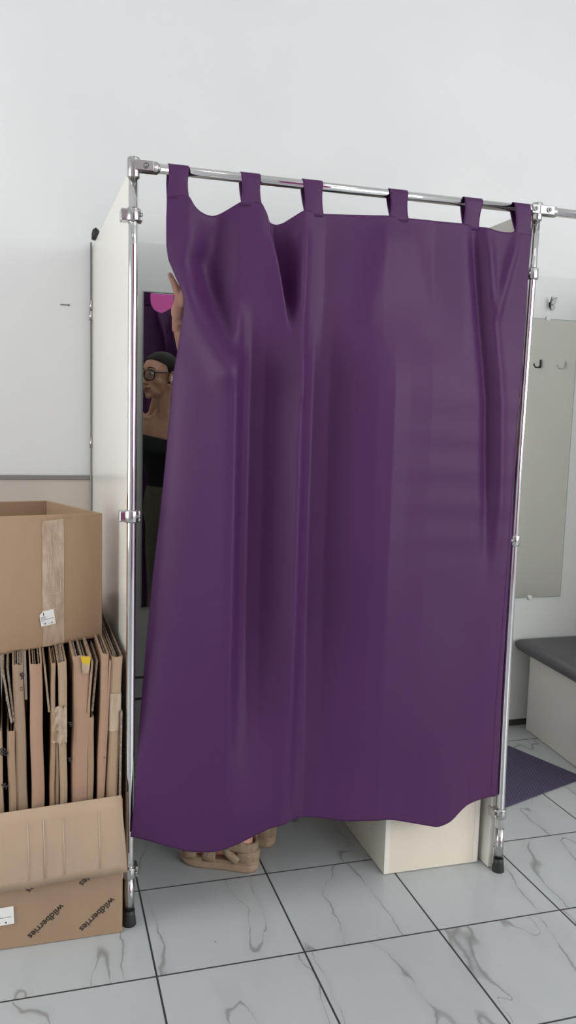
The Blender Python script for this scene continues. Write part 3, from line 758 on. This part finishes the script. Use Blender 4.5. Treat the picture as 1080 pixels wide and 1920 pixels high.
# --- folded cartons standing like books
def carton(name, lab, x0b, x1b, x0t, x1t, zb_, zt_, yf, mi, sheets=3, depth=.80, tape=None, print_=None, round_=.62):
    """one flattened carton: folded front spine (x0b..x1b at the bottom, x0t..x1t at the top) and its layers running back"""
    root = tag(empty(name, ((x0b + x1b) / 2, yf, zb_)), lab, 'folded carton', 'folded cartons standing in the lower box')
    I = Matrix.Translation((-(x0b + x1b) / 2, -yf, -zb_))
    w = x1b - x0b; th = min(.0042, w * .22)
    def X(u, z):
        f = (z - zb_) / (zt_ - zb_); return (x0b + (x0t - x0b) * f) + u * ((x1b - x0b) + ((x1t - x0t) - (x1b - x0b)) * f)
    # U-shaped outline in plan, open to the back
    out = [(0, depth), (0, .02)]; r = .5
    prof = []
    for k in range(7):
        a = PI * k / 6; prof.append((.5 - .5 * math.cos(a), .014 - .012 * math.sin(a) ** round_ ))
    k_in = th / max(w, .001)
    zs = np.linspace(zb_, zt_, 14)
    mb = MB()
    def ring(z, last):
        jig = (lambda: random.uniform(-.004, .002)) if last else (lambda: 0)
        o_ = [(0, depth)] + prof + [(1, depth)]
        i_ = [(1 - k_in, depth)] + [(k_in + (1 - 2 * k_in) * p[0], p[1] + th) for p in reversed(prof)] + [(k_in, depth)]
        wv = .0012 * math.sin(z * 23 + x0b * 90)
        return [V(X(p[0], z) + wv, yf + p[1], z + jig()) for p in o_ + i_]
    rings = [ring(z, i == len(zs) - 1) for i, z in enumerate(zs)]
    mb.rings(rings, True, False)
    mb.build('carton_board', M_cards[mi], root, M=I)
    for s in range(sheets):
        u = (s + 1) / (sheets + 1) + random.uniform(-.06, .06); y0 = yf + .014 + random.uniform(0, .012); zt2 = zt_ + random.uniform(-.008, .006)
        hw = .0017 / max(w, .004)
        sm_ = MB().hexa([(X(u - hw, zb_), y0, zb_), (X(u + hw, zb_), y0, zb_), (X(u + hw, zb_), yf + depth, zb_), (X(u - hw, zb_), yf + depth, zb_),
                         (X(u - hw, zt2), y0, zt2), (X(u + hw, zt2), y0, zt2), (X(u + hw, zt2), yf + depth, zt2 + random.uniform(-.01, .01)), (X(u - hw, zt2), yf + depth, zt2)])
        sm_.build('inner_layer', M_cedge, root, M=I)
    if tape:
        z0, z1, a, b, ragged = tape
        tvs = []; tf = []
        for j in range(13):
            z = z0 + (z1 - z0) * j / 12
            for i in range(9):
                s = i / 8; u = a + (b - a) * s; uu_ = min(max(u, 0), 1)
                tvs.append((X(u, z), yf + .014 - .012 * math.sin(math.acos(1 - 2 * uu_)) ** round_ - .0022 - random.random() * ragged, z + random.uniform(-1, 1) * ragged * .6))
        for j in range(12):
            for i in range(8): q = j * 9 + i; tf.append((q, q + 1, q + 10, q + 9))
        MB().add(tvs, tf, True).build('tape_patch', M_tape, root, M=I)['label'] = 'crumpled shiny tape patch'
    root.rotation_euler.z = .027
    if print_:
        for s_, u, z, ang, sz in print_:
            pm = MB(); put_text(pm, s_, sz, (X(u, z), yf + .0008, z), (math.cos(ang), 0, math.sin(ang)), fn, .0004)
            pm.build('printed_lettering', M_ink, root, M=I)
    return root
PX = .00138   # metres per reference-photo pixel across the row of spines
def sx(px): return -.386 + px * PX
TZ = lambda px: .774 + .00004 * px     # top heights rise a little to the right
BZ = .012
cart = [
 # label, bottom px, top px, top drop, material, sheets, tape, print
 ('folded carton with printed spine at the left end of the row', (-14, 12), (-22, 4), -.175, 3, 1, None, [('w', .45, .60, 2.2, .03), ('b', .5, .46, 2.2, .03)]),
 ('short printed carton, second from the left end of the row', (16, 31), (13, 29), -.180, 0, 1, None, [('db', .25, .535, 2.2, .026), ('w', .2, .445, 2.3, .026)]),
 ('tall folded carton with a small printed mark near its top', (33, 57), (24, 45), 0, 2, 3, None, [('9', .62, .735, 0, .026), ('::', .62, .705, 0, .018)]),
 ('pinkish folded carton with clean spine left of the taped carton', (59, 85), (55, 79), .0, 1, 3, None, None),
 ('narrow folded carton just left of the carton with crumpled tape', (87, 99), (95, 105), -.004, 0, 1, None, None),
 ('short folded carton recessed between the narrow and the taped carton', (100, 112), (101, 110), -.215, 2, 1, None, None),
 ('shiny folded carton with wide crumpled tape halfway up its spine', (113, 125), (107, 125), .0, 3, 4, (.555, .655, -.75, .99, .0085), None),
 ('folded carton with yellow tape scrap on its top corner', (128, 157), (137, 172), .010, 1, 4, None, [('w', .05, .60, 2.0, .02), ('w', .05, .50, 2.0, .02)]),
 ('short folded carton right of the carton with the yellow scrap', (158, 172), (161, 178), -.165, 0, 2, None, None),
 ('leaning narrow carton beside the wide taped end carton', (174, 188), (190, 206), .012, 1, 3, None, [('.', .9, .50, 2, .02)]),
 ('widest folded carton with taped spine nearest the partition', (191, 217), (208, 232), .0, 3, 4, (.575, .68, .02, .98, .0015), None),
]
roots = []
for i, (lab, b, t_, dz, mi, sh, tape, prt) in enumerate(cart):
    zt_ = TZ(t_[0]) + dz
    roots.append(carton('folded_carton', lab, sx(b[0]), sx(b[1]) - .001, sx(t_[0]), sx(t_[1]) - .001, BZ, zt_, .232 + .004 * (i % 3), mi, sh, .78, tape, prt))
# two more, out of frame left, that carry the far end of the upper box
for k in range(3):
    a = -60 - k * 42
    carton('folded_carton', 'folded carton left of the printed end carton, at the edge of the row', sx(a), sx(a + 30), sx(a), sx(a + 30), BZ, .766, .236, k, 2)
# narrow single sheets between the thick ones
def sheet(lab, pb, pt_, z0, zt_, yf, m):
    w = .0052
    xb, xt = sx(pb), sx(pt_)
    k_ = -.027 * .76
    root = tag(MB().hexa([(xb, yf, z0), (xb + w, yf, z0), (xb + w + k_, yf + .76, z0), (xb + k_, yf + .76, z0), (xt, yf, zt_), (xt + w, yf, zt_), (xt + w + k_, yf + .76, zt_ + .006), (xt + k_, yf + .76, zt_ + .004)]).build('cardboard_sheet', m), lab, 'cardboard sheet', 'single sheets between the cartons')
for a in ((('loose cardboard sheet standing left of the tall printed-mark carton'), 19.5, 4, .618, .768, .240, M_cedge),
          (('thin cardboard sheet touching the tall printed-mark carton'), 24, 13, .618, .766, .246, M_cedge),
          (('loose sheet standing right of the pinkish clean-spined carton'), 89, 81, .640, .770, .240, M_cards[2]),
          (('loose sheet standing right of the yellow-scrap carton'), 162.5, 170.5, .630, .774, .237, M_cards[0]),
          (('thin dark sheet behind the short carton near the right end'), 171, 180, .630, .772, .250, M_cedge),
          (('sheet wedged between the leaning narrow carton and the widest carton'), 189, 204.5, .30, .772, .238, M_cards[1]),
          (('dark cardboard sheet standing against the partition at the row end'), 221, 226.5, .012, .63, .232, M_cedge)):
    sheet(*a)
# yellow tape scrap
yr = roots[7]
I = Matrix.Rotation(-.027, 4, 'Z') @ Matrix.Translation(-yr.location)
yx0, yx1 = sx(152), sx(169); zt_ = TZ(137) + .010
MB().add([(yx0 - .003, .2320, zt_ + .001), (yx1, .2320, zt_ - .001), (yx1 - .002, .2318, zt_ - .018), (yx1 - .010, .2318, zt_ - .024), (yx0, .2318, zt_ - .014)], [(0, 4, 3, 2, 1)]).build('yellow_tape', M_yellow, yr, M=I)['label'] = 'scrap of yellow tape'
MB().add([(yx0, .2322, zt_ - .012), (yx1 - .001, .2322, zt_ - .016), (yx1 - .006, .2322, zt_ - .046), (yx0 + .002, .2322, zt_ - .045)], [(0, 3, 2, 1)]).build('tape_patch', M_tape, yr, M=I)

# ------------------------------------------------------------------ person
def person():
    root = tag(empty('person', (.385, .525, 0)), 'person in black strapless top and khaki trousers standing behind the purple curtain', 'person')
    I = Matrix.Translation((-.385, -.525, 0))
    B_ = MB()
    def fr_(a):  # local frame: right, forward, up
        f = V(-math.cos(a), math.sin(a), 0); r = V(math.sin(a), math.cos(a), 0)
        return Matrix((r, f, V(0, 0, 1))).transposed()
    R = math.radians
    # ---- torso rings
    spec = [(.80, .385, .535, 33, .10, .085), (.86, .384, .54, 34, .160, .108), (.93, .38, .548, 35, .172, .118), (1.00, .37, .565, 37, .155, .108), (1.07, .358, .585, 40, .130, .094), (1.13, .348, .60, 43, .124, .090), (1.20, .338, .62, 46, .134, .102), (1.26, .331, .633, 48, .142, .108), (1.32, .326, .643, 49, .148, .096), (1.37, .322, .65, 50, .150, .078), (1.405, .320, .655, 50, .120, .064), (1.43, .316, .66, 48, .075, .056), (1.45, .312, .665, 45, .054, .052)]
    def ring(s, dw=0.0, dd=0.0, n=40):
        z, x, y, a, w, d = s; M3 = fr_(R(a)); out = []
        for k in range(n):
            t = 2 * PI * k / n; c, s_ = math.cos(t), math.sin(t)
            ex = math.copysign(abs(c) ** .85, c); ey = math.copysign(abs(s_) ** .85, s_)
            out.append(V(x, y, z) + M3 @ V(ex * (w + dw), ey * (d + dd), 0))
        return out
    B_.rings([ring(s) for s in spec])
    M5 = fr_(R(50)); Ch = V(.322, .65, 1.375)
    shL = Ch + M5 @ V(-.158, 0, 0); shR = Ch + M5 @ V(.158, 0, 0)
    # bust, collarbones
    for s in (-1, 1):
        B_.ball(V(.331, .633, 1.245) + M5 @ V(s * .058, .055, 0), (.05, .05, .05), 20, 12)
        B_.tube([Ch + M5 @ V(s * .018, .062, .022), Ch + M5 @ V(s * .08, .052, .034), Ch + M5 @ V(s * .14, .015, .034)], [.009, .0085, .010], 10)
    B_.tube([Ch + M5 @ V(-.09, -.01, .012), shL], [.055, .046], 16); B_.ball(shL, .047)
    B_.tube([Ch + M5 @ V(.09, -.01, .012), shR], [.055, .046], 16); B_.ball(shR, .047)
    # ---- neck and head
    Hc = V(.269, .697, 1.612); MH = fr_(R(38)) @ Matrix.Rotation(R(-2), 3, 'X')
    H = lambda x, y, z: Hc + MH @ V(x, y, z)
    B_.tube([V(.316, .66, 1.415), V(.306, .672, 1.46), H(0, -.022, -.085), H(0, -.020, -.04)], [.060, .049, .047, .05], 22)
    for s in (-1, 1):    # neck muscles
        B_.tube([H(s * .055, -.02, -.05), Ch + M5 @ V(s * .016, .05, .035)], [.014, .010], 10)
        B_.tube([H(s * .045, -.045, -.075), Ch + M5 @ V(s * .10, -.02, .035)], [.026, .030], 12)
    E_ = lambda c, r, rx=0: B_.ball(H(*c), r, 26, 18, MH @ Matrix.Rotation(R(rx), 3, 'X'))
    E_((0, -.014, .034), (.072, .090, .071)); E_((0, .026, .012), (.063, .060, .072)); E_((0, .026, -.030), (.057, .058, .072))
    E_((0, .040, -.072), (.044, .045, .034)); E_((0, .070, -.094), (.019, .017, .016)); E_((0, .066, -.060), (.034, .026, .026))
    for s in (-1, 1):
        E_((s * .034, .048, -.028), (.026, .026, .026))
        E_((s * .029, .076, .026), (.022, .009, .008)); E_((s * .0115, .094, -.036), (.0075, .009, .007))
        E_((s * .075, -.008, -.012), (.007, .019, .030), 12); E_((s * .078, -.004, -.036), (.006, .009, .011))
        B_.tube([H(s * .077, .006, .006), H(s * .083, -.008, .019), H(s * .084, -.024, .010), H(s * .081, -.024, -.012), H(s * .077, -.012, -.036)], [.004, .0042, .0045, .004, .004], 8)
    B_.tube([H(0, .080, .018), H(0, .092, -.008), H(0, .108, -.030)], [.0085, .0085, .0095], 12); E_((0, .106, -.032), (.0095, .009, .0085))
    E_((0, .088, -.058), (.021, .010, .006)); E_((0, .087, -.070), (.018, .010, .0065))
    # ---- legs
    hips = (V(.335, .475, .88), V(.425, .60, .88)); knees = (V(.335, .46, .49), V(.425, .60, .49)); ank = (V(.331, .456, .105), V(.431, .596, .105))
    for h_, k_, a_ in zip(hips, knees, ank):
        B_.tube([h_, h_.lerp(k_, .5), k_ + V(0, 0, .04), k_, k_.lerp(a_, .3), k_.lerp(a_, .7), a_ + V(0, 0, .03), a_ - V(0, 0, .03)], [.085, .075, .056, .053, .054, .040, .034, .036], 20)
    # ---- feet (in sandals)
    fa = R(29.5); FD = V(-math.cos(fa), math.sin(fa), 0); FR = V(math.sin(fa), math.cos(fa), 0)
    heels = (V(.378, .436, 0), V(.473, .573, 0))
    for hl in heels:
        q = lambda a, b, z: hl + FD * a + FR * b + V(0, 0, z)
        B_.tube([q(.022, 0, .062), q(.06, 0, .070), q(.11, 0, .064), q(.16, 0, .054), q(.20, 0, .047)], [.026, .032, .031, .030, .024], 18)
        B_.ball(q(.030, 0, .058), (.027, .027, .027))
        for k, (bb, ln) in enumerate(((-.026, .236), (-.011, .240), (.003, .236), (.016, .228), (.027, .216))):
            B_.tube([q(.185, bb * .8, .046), q(ln - .02, bb, .043), q(ln - .004, bb, .040)], [.011, .0085 if k else .010, .007], 10)
    # ---- right arm (away from the curtain) hangs, hand relaxed
    elR = V(.525, .770, 1.10); wrR = V(.495, .795, .865)
    B_.tube([shR, shR.lerp(elR, .5), elR, elR.lerp(wrR, .35), wrR], [.045, .040, .034, .034, .024], 18); B_.ball(elR, .034)
    def hand(wr, fd, pn, side, flex, thumb_pts, spread=.0):
        """wr wrist, fd finger direction, pn palm normal (palm faces pn), side: direction towards the thumb"""
        fd = fd.normalized(); pn = (pn - fd * pn.dot(fd)).normalized(); sd = (side - fd * side.dot(fd)); sd = (sd - pn * sd.dot(pn)).normalized()
        q = lambda a, b, c: wr + fd * a + sd * b + pn * c
        for b0 in (-.026, -.009, .009, .025):
            B_.tube([q(-.004, b0 * .55, 0), q(.045, b0 * .95, 0), q(.086, b0, 0)], [.014, .0135, .0115], 12)
        lens = ((.026, .036, .024, .020), (.009, .042, .028, .022), (-.009, .038, .026, .021), (-.026, .028, .020, .018))
        tips = []
        for b0, l1, l2, l3 in lens:
            p = q(.086, b0, 0); pts = [q(.06, b0 * .97, 0), p]; an = 0; dirv = fd
            for ln, fx in zip((l1, l2, l3), flex):
                an += fx; dirv = fd * math.cos(an) + pn * math.sin(an) + sd * b0 * spread
                p = p + dirv * ln; pts.append(p)
            B_.tube(pts, [.0098, .0095, .0085, .0078, .0062], 12); B_.ball(p, .0062, 10, 8); B_.ball(pts[2], .0088, 10, 8); tips.append((p, dirv, pn))
        B_.tube(thumb_pts(q), [.015, .0135, .0105, .0098, .0075], 14)
        return tips, q
    fdn = V(-.05, .03, -1)
    hand(wrR + V(0, 0, -.01), fdn, V(-.5, -.6, 0), V(-.7, .7, 0), (.25, .35, .25), lambda q: [q(.01, .02, .004), q(.035, .036, .010), q(.065, .044, .016), q(.085, .045, .020), q(.095, .044, .022)])
    # ---- left arm raised to the curtain edge
    elL = V(.170, .395, 1.46); wrL = V(.098, .335, 1.668)
    B_.tube([shL, shL.lerp(elL, .5), elL, elL.lerp(wrL, .35), wrL], [.046, .041, .034, .034, .0235], 18); B_.ball(elL, .034)
    tips, q = hand(wrL, V(.16, -.10, 1), V(.06, -1, -.05), V(-1, -.06, .1), (.12, .18, .15),
         lambda q: [V(.093, .322, 1.685), V(.080, .312, 1.722), V(.082, .302, 1.757), V(.071, .299, 1.786), V(.0580, .298, 1.811)])
    B_.ball(V(.0580, .298, 1.811), .0076, 12, 8)
    B_.ball(V(.081, .311, 1.716), (.018, .014, .028), 14, 10); B_.ball(V(.093, .300, 1.752), (.014, .014, .026), 14, 10)
    o = B_.build('body', M_skin, root, M=I)
    rm = o.modifiers.new('skin_union', 'REMESH'); rm.mode = 'VOXEL'; rm.voxel_size = .0034; rm.use_smooth_shade = True
    ss = o.modifiers.new('soften', 'SMOOTH'); ss.factor = .5; ss.iterations = 9
    P = lambda name, mb, m, par=root, **k: mb.build(name, m, par, M=I, **k)
    # thumbnail
    P('thumbnail', MB().ball(V(.0562, .2915, 1.808), (.0045, .002, .0075), 12, 8, Matrix.Rotation(R(-22), 3, 'Y')), M_nail)
    # ---- face details
    def wedge(c, r, rx=0, rz=0): return MB().ball(H(*c), r, 18, 12, MH @ Matrix.Rotation(R(rx), 3, 'X') @ Matrix.Rotation(R(rz), 3, 'Z'))
    lp = MB()
    lp.tube([H(-.026, .082, -.0575), H(-.012, .0955, -.0585), H(0, .0985, -.0595), H(.012, .0955, -.0585), H(.026, .082, -.0575)], [.001, .0036, .0035, .0036, .001], 10)
    lp.tube([H(-.026, .082, -.0595), H(-.011, .0950, -.0675), H(0, .0975, -.0690), H(.011, .0950, -.0675), H(.026, .082, -.0595)], [.001, .0040, .0048, .0040, .001], 10)
    P('lips', lp, M_lip)
    for s in (-1, 1):
        e = P('eye', wedge((s * .029, .0795, .006), (.0125, .008, .0065)), M_eye)
        P('iris', wedge((s * .028, .0868, .006), (.0052, .002, .0052)), M_iris, e)
        P('eyebrow', MB().tube([H(s * .011, .0895, .0325), H(s * .030, .0875, .0365), H(s * .050, .073, .030)], [.0028, .0032, .0014], 8), M_hair)
    # hair: cap pulled back into a bun
    hb = MB(); n1, n2 = 180, 120; vs = []; keep = {}
    c0 = (0, -.018, .036); rr = (.0765, .0955, .077)
    for i in range(n2 + 1):
        th = PI * i / n2
        for k in range(n1):
            ph = 2 * PI * k / n1
            vs.append(V(c0[0] + rr[0] * math.sin(th) * math.cos(ph), c0[1] + rr[1] * math.sin(th) * math.sin(ph), c0[2] + rr[2] * math.cos(th)))
    def inhair(p):
        y, z, x = p.y, p.z, abs(p.x)
        lim = .050 + .64 * (y - .02) if y > .02 else (2.6 * y - .002 if y > 0 else -.002 + .5 * y)
        if y > .02: lim -= .10 * max(0, x - .02) * .6
        return z > lim
    fsx = []
    for i in range(n2):
        for k in range(n1):
            q4 = (i * n1 + k, (i + 1) * n1 + k, (i + 1) * n1 + (k + 1) % n1, i * n1 + (k + 1) % n1)
            if inhair(sum((vs[a] for a in q4), V(0, 0, 0)) / 4): fsx.append(q4)
    used = sorted({a for f in fsx for a in f}); mp_ = {a: i for i, a in enumerate(used)}
    hb.add([H(*vs[a]) for a in used], [tuple(mp_[a] for a in f) for f in fsx], True)
    ho = P('hair', hb, M_hair)
    so = ho.modifiers.new('thick', 'SOLIDIFY'); so.thickness = .006; so.offset = -1
    P('hair_bun', MB().ball(H(0, -.122, .030), (.034, .028, .034), 22, 14).tube([H(0, -.10, .03), H(0, -.12, .03)], [.02, .026], 12), M_hair)
    # glasses
    g = MB()
    for s in (-1, 1):
        cx = s * .0315; pts = []
        for k in range(29):
            t = 2 * PI * k / 28; c, s_ = math.cos(t), math.sin(t)
            ex = math.copysign(abs(c) ** .7, c) * .0275; ez = math.copysign(abs(s_) ** .7, s_) * .0235
            xx_ = cx + ex; pts.append(H(xx_, .1015 - .9 * max(0, abs(xx_) - .02) ** 1.35, .001 + ez))
        g.tube(pts, .0026, 8, caps=False)
        g.tube([H(s * .058, .091, .012), H(s * .067, .072, .012), H(s * .0775, .03, .012), H(s * .0815, -.012, .012)], [.0032, .0028, .0026, .0022], 8)
    g.tube([H(-.006, .1015, .010), H(0, .104, .012), H(.006, .1015, .010)], .0024, 8)
    go = P('glasses', g, M_blackp); go['label'] = 'black framed glasses'
    ln = MB()
    for s in (-1, 1):
        cx = s * .0315; c_ = H(cx, .0995, .001); rim = []
        for k in range(28):
            t = 2 * PI * k / 28; c, s_ = math.cos(t), math.sin(t)
            ex = math.copysign(abs(c) ** .7, c) * .0265; ez = math.copysign(abs(s_) ** .7, s_) * .0225
            xx_ = cx + ex; rim.append(H(xx_, .1010 - .9 * max(0, abs(xx_) - .02) ** 1.35, .001 + ez))
        ln.add([c_] + rim, [(0, 1 + k, 1 + (k + 1) % 28) for k in range(28)])
    P('lens', ln, M_lens, go)
    P('earbud', MB().ball(H(.0855, .002, -.012), .0062, 12, 8).tube([H(.0865, .003, -.014), H(.0875, .012, -.034)], [.0034, .0030], 10), M_white)['label'] = 'white wireless earbud'
    # ---- clothes
    def interp_spec(z):
        for a, b in zip(spec, spec[1:]):
            if a[0] <= z <= b[0]:
                f = (z - a[0]) / (b[0] - a[0]); return tuple(p + (q_ - p) * f for p, q_ in zip(a, b))
    tr = []
    for z in np.linspace(1.035, 1.305, 22):
        s = list(interp_spec(float(z))); bust = .036 * math.exp(-((z - 1.245) / .045) ** 2)
        rg = ring(s, .006, .006, 48)
        f = V(-math.cos(R(s[3])), math.sin(R(s[3])), 0); out = []
        for p in rg:
            d = p - V(s[1], s[2], p.z); fwd_ = d.dot(f)
            bump_ = bust * max(0, fwd_ / (s[5] + .006)) ** 1.0
            lat = d.dot(V(math.sin(R(s[3])), math.cos(R(s[3])), 0)); out.append(p + f * bump_ + V(0, 0, -.16 * lat * max(0, (z - 1.2) / .105) + .10 * lat * max(0, (1.10 - z) / .065)) + V(0, 0, (.012 * max(0, fwd_) / s[5] if z > 1.29 else 0)))
        tr.append(out)
    to = P('strapless_top', MB().rings(tr, False), M_top); to['label'] = 'black strapless top'
    so = to.modifiers.new('thick', 'SOLIDIFY'); so.thickness = .003; so.offset = 1
    tz = []
    for z in np.linspace(.82, 1.075, 16): tz.append(ring(interp_spec(float(z)), .012 if z < 1.05 else .010, .014 if z < 1.05 else .010, 48))
    km = MB().rings(tz, False)
    for h_, k_, a_ in zip(hips, knees, ank):
        e_ = a_ + V(0, 0, .085)
        km.tube([h_ + V(0, 0, .0), h_.lerp(k_, .3), k_ + V(0, 0, .06), k_, k_.lerp(e_, .4), e_], [.098, .098, .085, .084, .086, .090], 30, caps=False)
    kt = P('trousers', km, M_khaki); kt['label'] = 'khaki trousers'
    # ---- sandals
    for hl, sg in zip(heels, (1, -1)):
        q = lambda a, b, z: hl + FD * a + FR * b * sg + V(0, 0, z)
        # sole outline: heel at 0, toe at .262
        outl = [(-.004, 0), (.0, .018), (.016, .033), (.05, .035), (.10, .032), (.15, .040), (.19, .047), (.225, .043), (.25, .028), (.26, .006), (.256, -.014), (.235, -.034), (.20, -.043), (.15, -.041), (.10, -.036), (.05, -.036), (.016, -.033), (.0, -.018)]
        # smooth the outline
        pts = []
        n = len(outl)
        for k in range(n):
            p0, p1, p2, p3 = outl[k - 1], outl[k], outl[(k + 1) % n], outl[(k + 2) % n]
            for t in (0, .25, .5, .75):
                pts.append(tuple(.5 * ((2 * p1[j]) + (-p0[j] + p2[j]) * t + (2 * p0[j] - 5 * p1[j] + 4 * p2[j] - p3[j]) * t * t + (-p0[j] + 3 * p1[j] - 3 * p2[j] + p3[j]) * t ** 3) for j in (0, 1)))
        def lay(z, gr): return [q(p[0] * (1 + gr * 0) + (gr if p[0] > .13 else -gr), p[1] + math.copysign(gr, p[1]) * min(1, abs(p[1]) / .02), z + .012 * max(0, (p[0] - .19) / .07) ** 2 * (1 if z < .01 else .6)) for p in pts]
        sb = MB().rings([lay(.001, -.003), lay(.006, .001), lay(.021, .002), lay(.0225, -.001), lay(.024, -.001), lay(.0255, .0015), lay(.033, .001), lay(.035, -.003)])
        s0 = P('sandal', sb, M_sole); s0['label'] = 'beige padded strap sandal'
        def strap(a0, a1, height, half, name='strap', lean=0.0, top=1.0, th=.0075):
            """band over the foot from side to side, between a0 and a1 along it"""
            rings = []
            for k in range(25):
                t = PI * k / 24; b = math.cos(t) * half; z = .026 + math.sin(t) ** .7 * height
                nrm = V(0, 0, 0) + FR * sg * math.cos(t) + V(0, 0, math.sin(t))
                w = (a1 - a0) / 2; m_ = (a0 + a1) / 2 - lean * math.sin(t)
                sec = []
                for j in range(12):
                    u = 2 * PI * j / 12
                    sec.append(q(m_ + math.copysign(abs(math.cos(u)) ** .6, math.cos(u)) * w, b, z) + nrm * math.copysign(abs(math.sin(u)) ** .7, math.sin(u)) * th)
                rings.append(sec)
            return P(name, MB().rings(rings), M_sandal, s0)
        strap(.192, .232, .040, .040); strap(.128, .172, .058, .041, lean=.006)
        # ankle strap: closed loop round the ankle, and heel counter
        def loop(z, ra, rb, hz, th, a_c, name, arc=(0, 2 * PI), tilt=0.0):
            rings = []; nn = 40
            full = arc[1] - arc[0] > 6.2
            for k in range(nn + (0 if full else 1)):
                t = arc[0] + (arc[1] - arc[0]) * k / nn
                nrm = FD * math.cos(t) + FR * sg * math.sin(t)
                c_ = q(a_c + math.cos(t) * ra, math.sin(t) * rb, z + tilt * math.cos(t)); sec = []
                for j in range(12):
                    u = 2 * PI * j / 12
                    sec.append(c_ + V(0, 0, 1) * math.copysign(abs(math.cos(u)) ** .6, math.cos(u)) * hz + nrm * math.copysign(abs(math.sin(u)) ** .7, math.sin(u)) * th)
                rings.append(sec)
            mb = MB()
            if full: rings.append(rings[0])
            mb.rings(rings, not full); return P(name, mb, M_sandal, s0)
        loop(.088, .047, .040, .017, .007, .052, 'ankle_strap', tilt=.012)
        loop(.050, .042, .035, .018, .006, .040, 'heel_counter', (PI * .38, PI * 1.62))
        for s in (-1, 1):
            P('side_strap', MB().tube([q(.055, s * .036, .036), q(.085, s * .039, .060), q(.10, s * .037, .085)], [.014, .014, .012], 10), M_sandal, s0)
        b1 = P('velcro_tab', MB().hexa([q(.040, -.0475 * sg * sg - .001, .073), q(.082, -.046, .075), q(.082, -.043, .075), q(.040, -.044, .073), q(.040, -.0475, .106), q(.082, -.046, .108), q(.082, -.043, .108), q(.040, -.044, .106)]), M_sandal, s0, bevel=.002)
        P('buckle', MB().tube([q(.088, -.047, .066), q(.089, -.048, .102)], .0024, 8), M_clamp, s0)
    P('ankle_band', MB().rings([[ank[0] + V(math.cos(t) * r_, math.sin(t) * r_, z) for t in np.linspace(0, 2 * PI, 25)[:-1]] for z, r_ in ((.012, .0365), (.014, .0395), (.034, .0395), (.036, .0365))]), M_pink)
person()

# ------------------------------------------------------------------ light
w = bpy.data.worlds.new('sky'); SC.world = w; w.use_nodes = True
bg = w.node_tree.nodes['Background']; bg.inputs[0].default_value = (.945, .975, .965, 1); bg.inputs[1].default_value = 6.7
def area(name, loc, rot, sx_, sy_, power, col=(1, 1, 1), portal=False):
    l = bpy.data.lights.new(name, 'AREA'); l.shape = 'RECTANGLE'; l.size = sx_; l.size_y = sy_; l.energy = power; l.color = col
    if portal: l.cycles.is_portal = True
    o = bpy.data.objects.new(name, l); COL.objects.link(o); o.location = loc; o.rotation_euler = rot; return o
area('window_daylight', ((FW[0] + FW[1]) / 2, YF - .02, (FW[2] + FW[3]) / 2), (PI / 2, 0, 0), FW[1] - FW[0], FW[3] - FW[2], 1, portal=True)
area('window_daylight', (XR + .02, (RW[0] + RW[1]) / 2, (RW[2] + RW[3]) / 2), (PI / 2, 0, PI / 2), RW[1] - RW[0], RW[3] - RW[2], 1, portal=True)
area('window_daylight', (XL - .02, (LW[0] + LW[1]) / 2, (LW[2] + LW[3]) / 2), (PI / 2, 0, -PI / 2), LW[1] - LW[0], LW[3] - LW[2], 1, portal=True)
# ceiling LED panels
M_led = mat('led_diffuser', (.9, .9, .9), .5)
bsdf(M_led).inputs['Emission Color'].default_value = (1, .965, .93, 1); bsdf(M_led).inputs['Emission Strength'].default_value = 1.2
def led(x, y, p, lab, col=(1, .965, .93)):
    r_ = tag(empty('ceiling_light', (x, y, ZC - .03)), lab, 'ceiling light', 'ceiling light panels')
    MB().box(-.31, .31, -.31, .31, 0, .029).build('light_frame', M_white, r_)
    MB().box(-.29, .29, -.29, .29, -.004, .001).build('diffuser', M_led, r_)
    area('ceiling_lamp', (x, y, ZC - .05), (0, 0, 0), .58, .58, p, col)
led(-1.35, -1.1, 2, 'square ceiling light panel above the cardboard boxes')
led(1.3, -1.4, 2.5, 'square ceiling light panel above the floor before the curtain')
led(1.3, -3.6, 2, 'square ceiling light panel near the shop window')
led(-1.35, -3.6, 2, 'square ceiling light panel near the magenta wall')

SC.view_settings.view_transform = 'Standard'; SC.view_settings.look = 'None'
SC.view_settings.gamma = 1; SC.view_settings.exposure = 0.0
try: SC.view_settings.use_curve_mapping = False
except Exception: pass
SC.cycles.use_denoising = True
SC.cycles.max_bounces = 8; SC.cycles.diffuse_bounces = 5; SC.cycles.glossy_bounces = 5
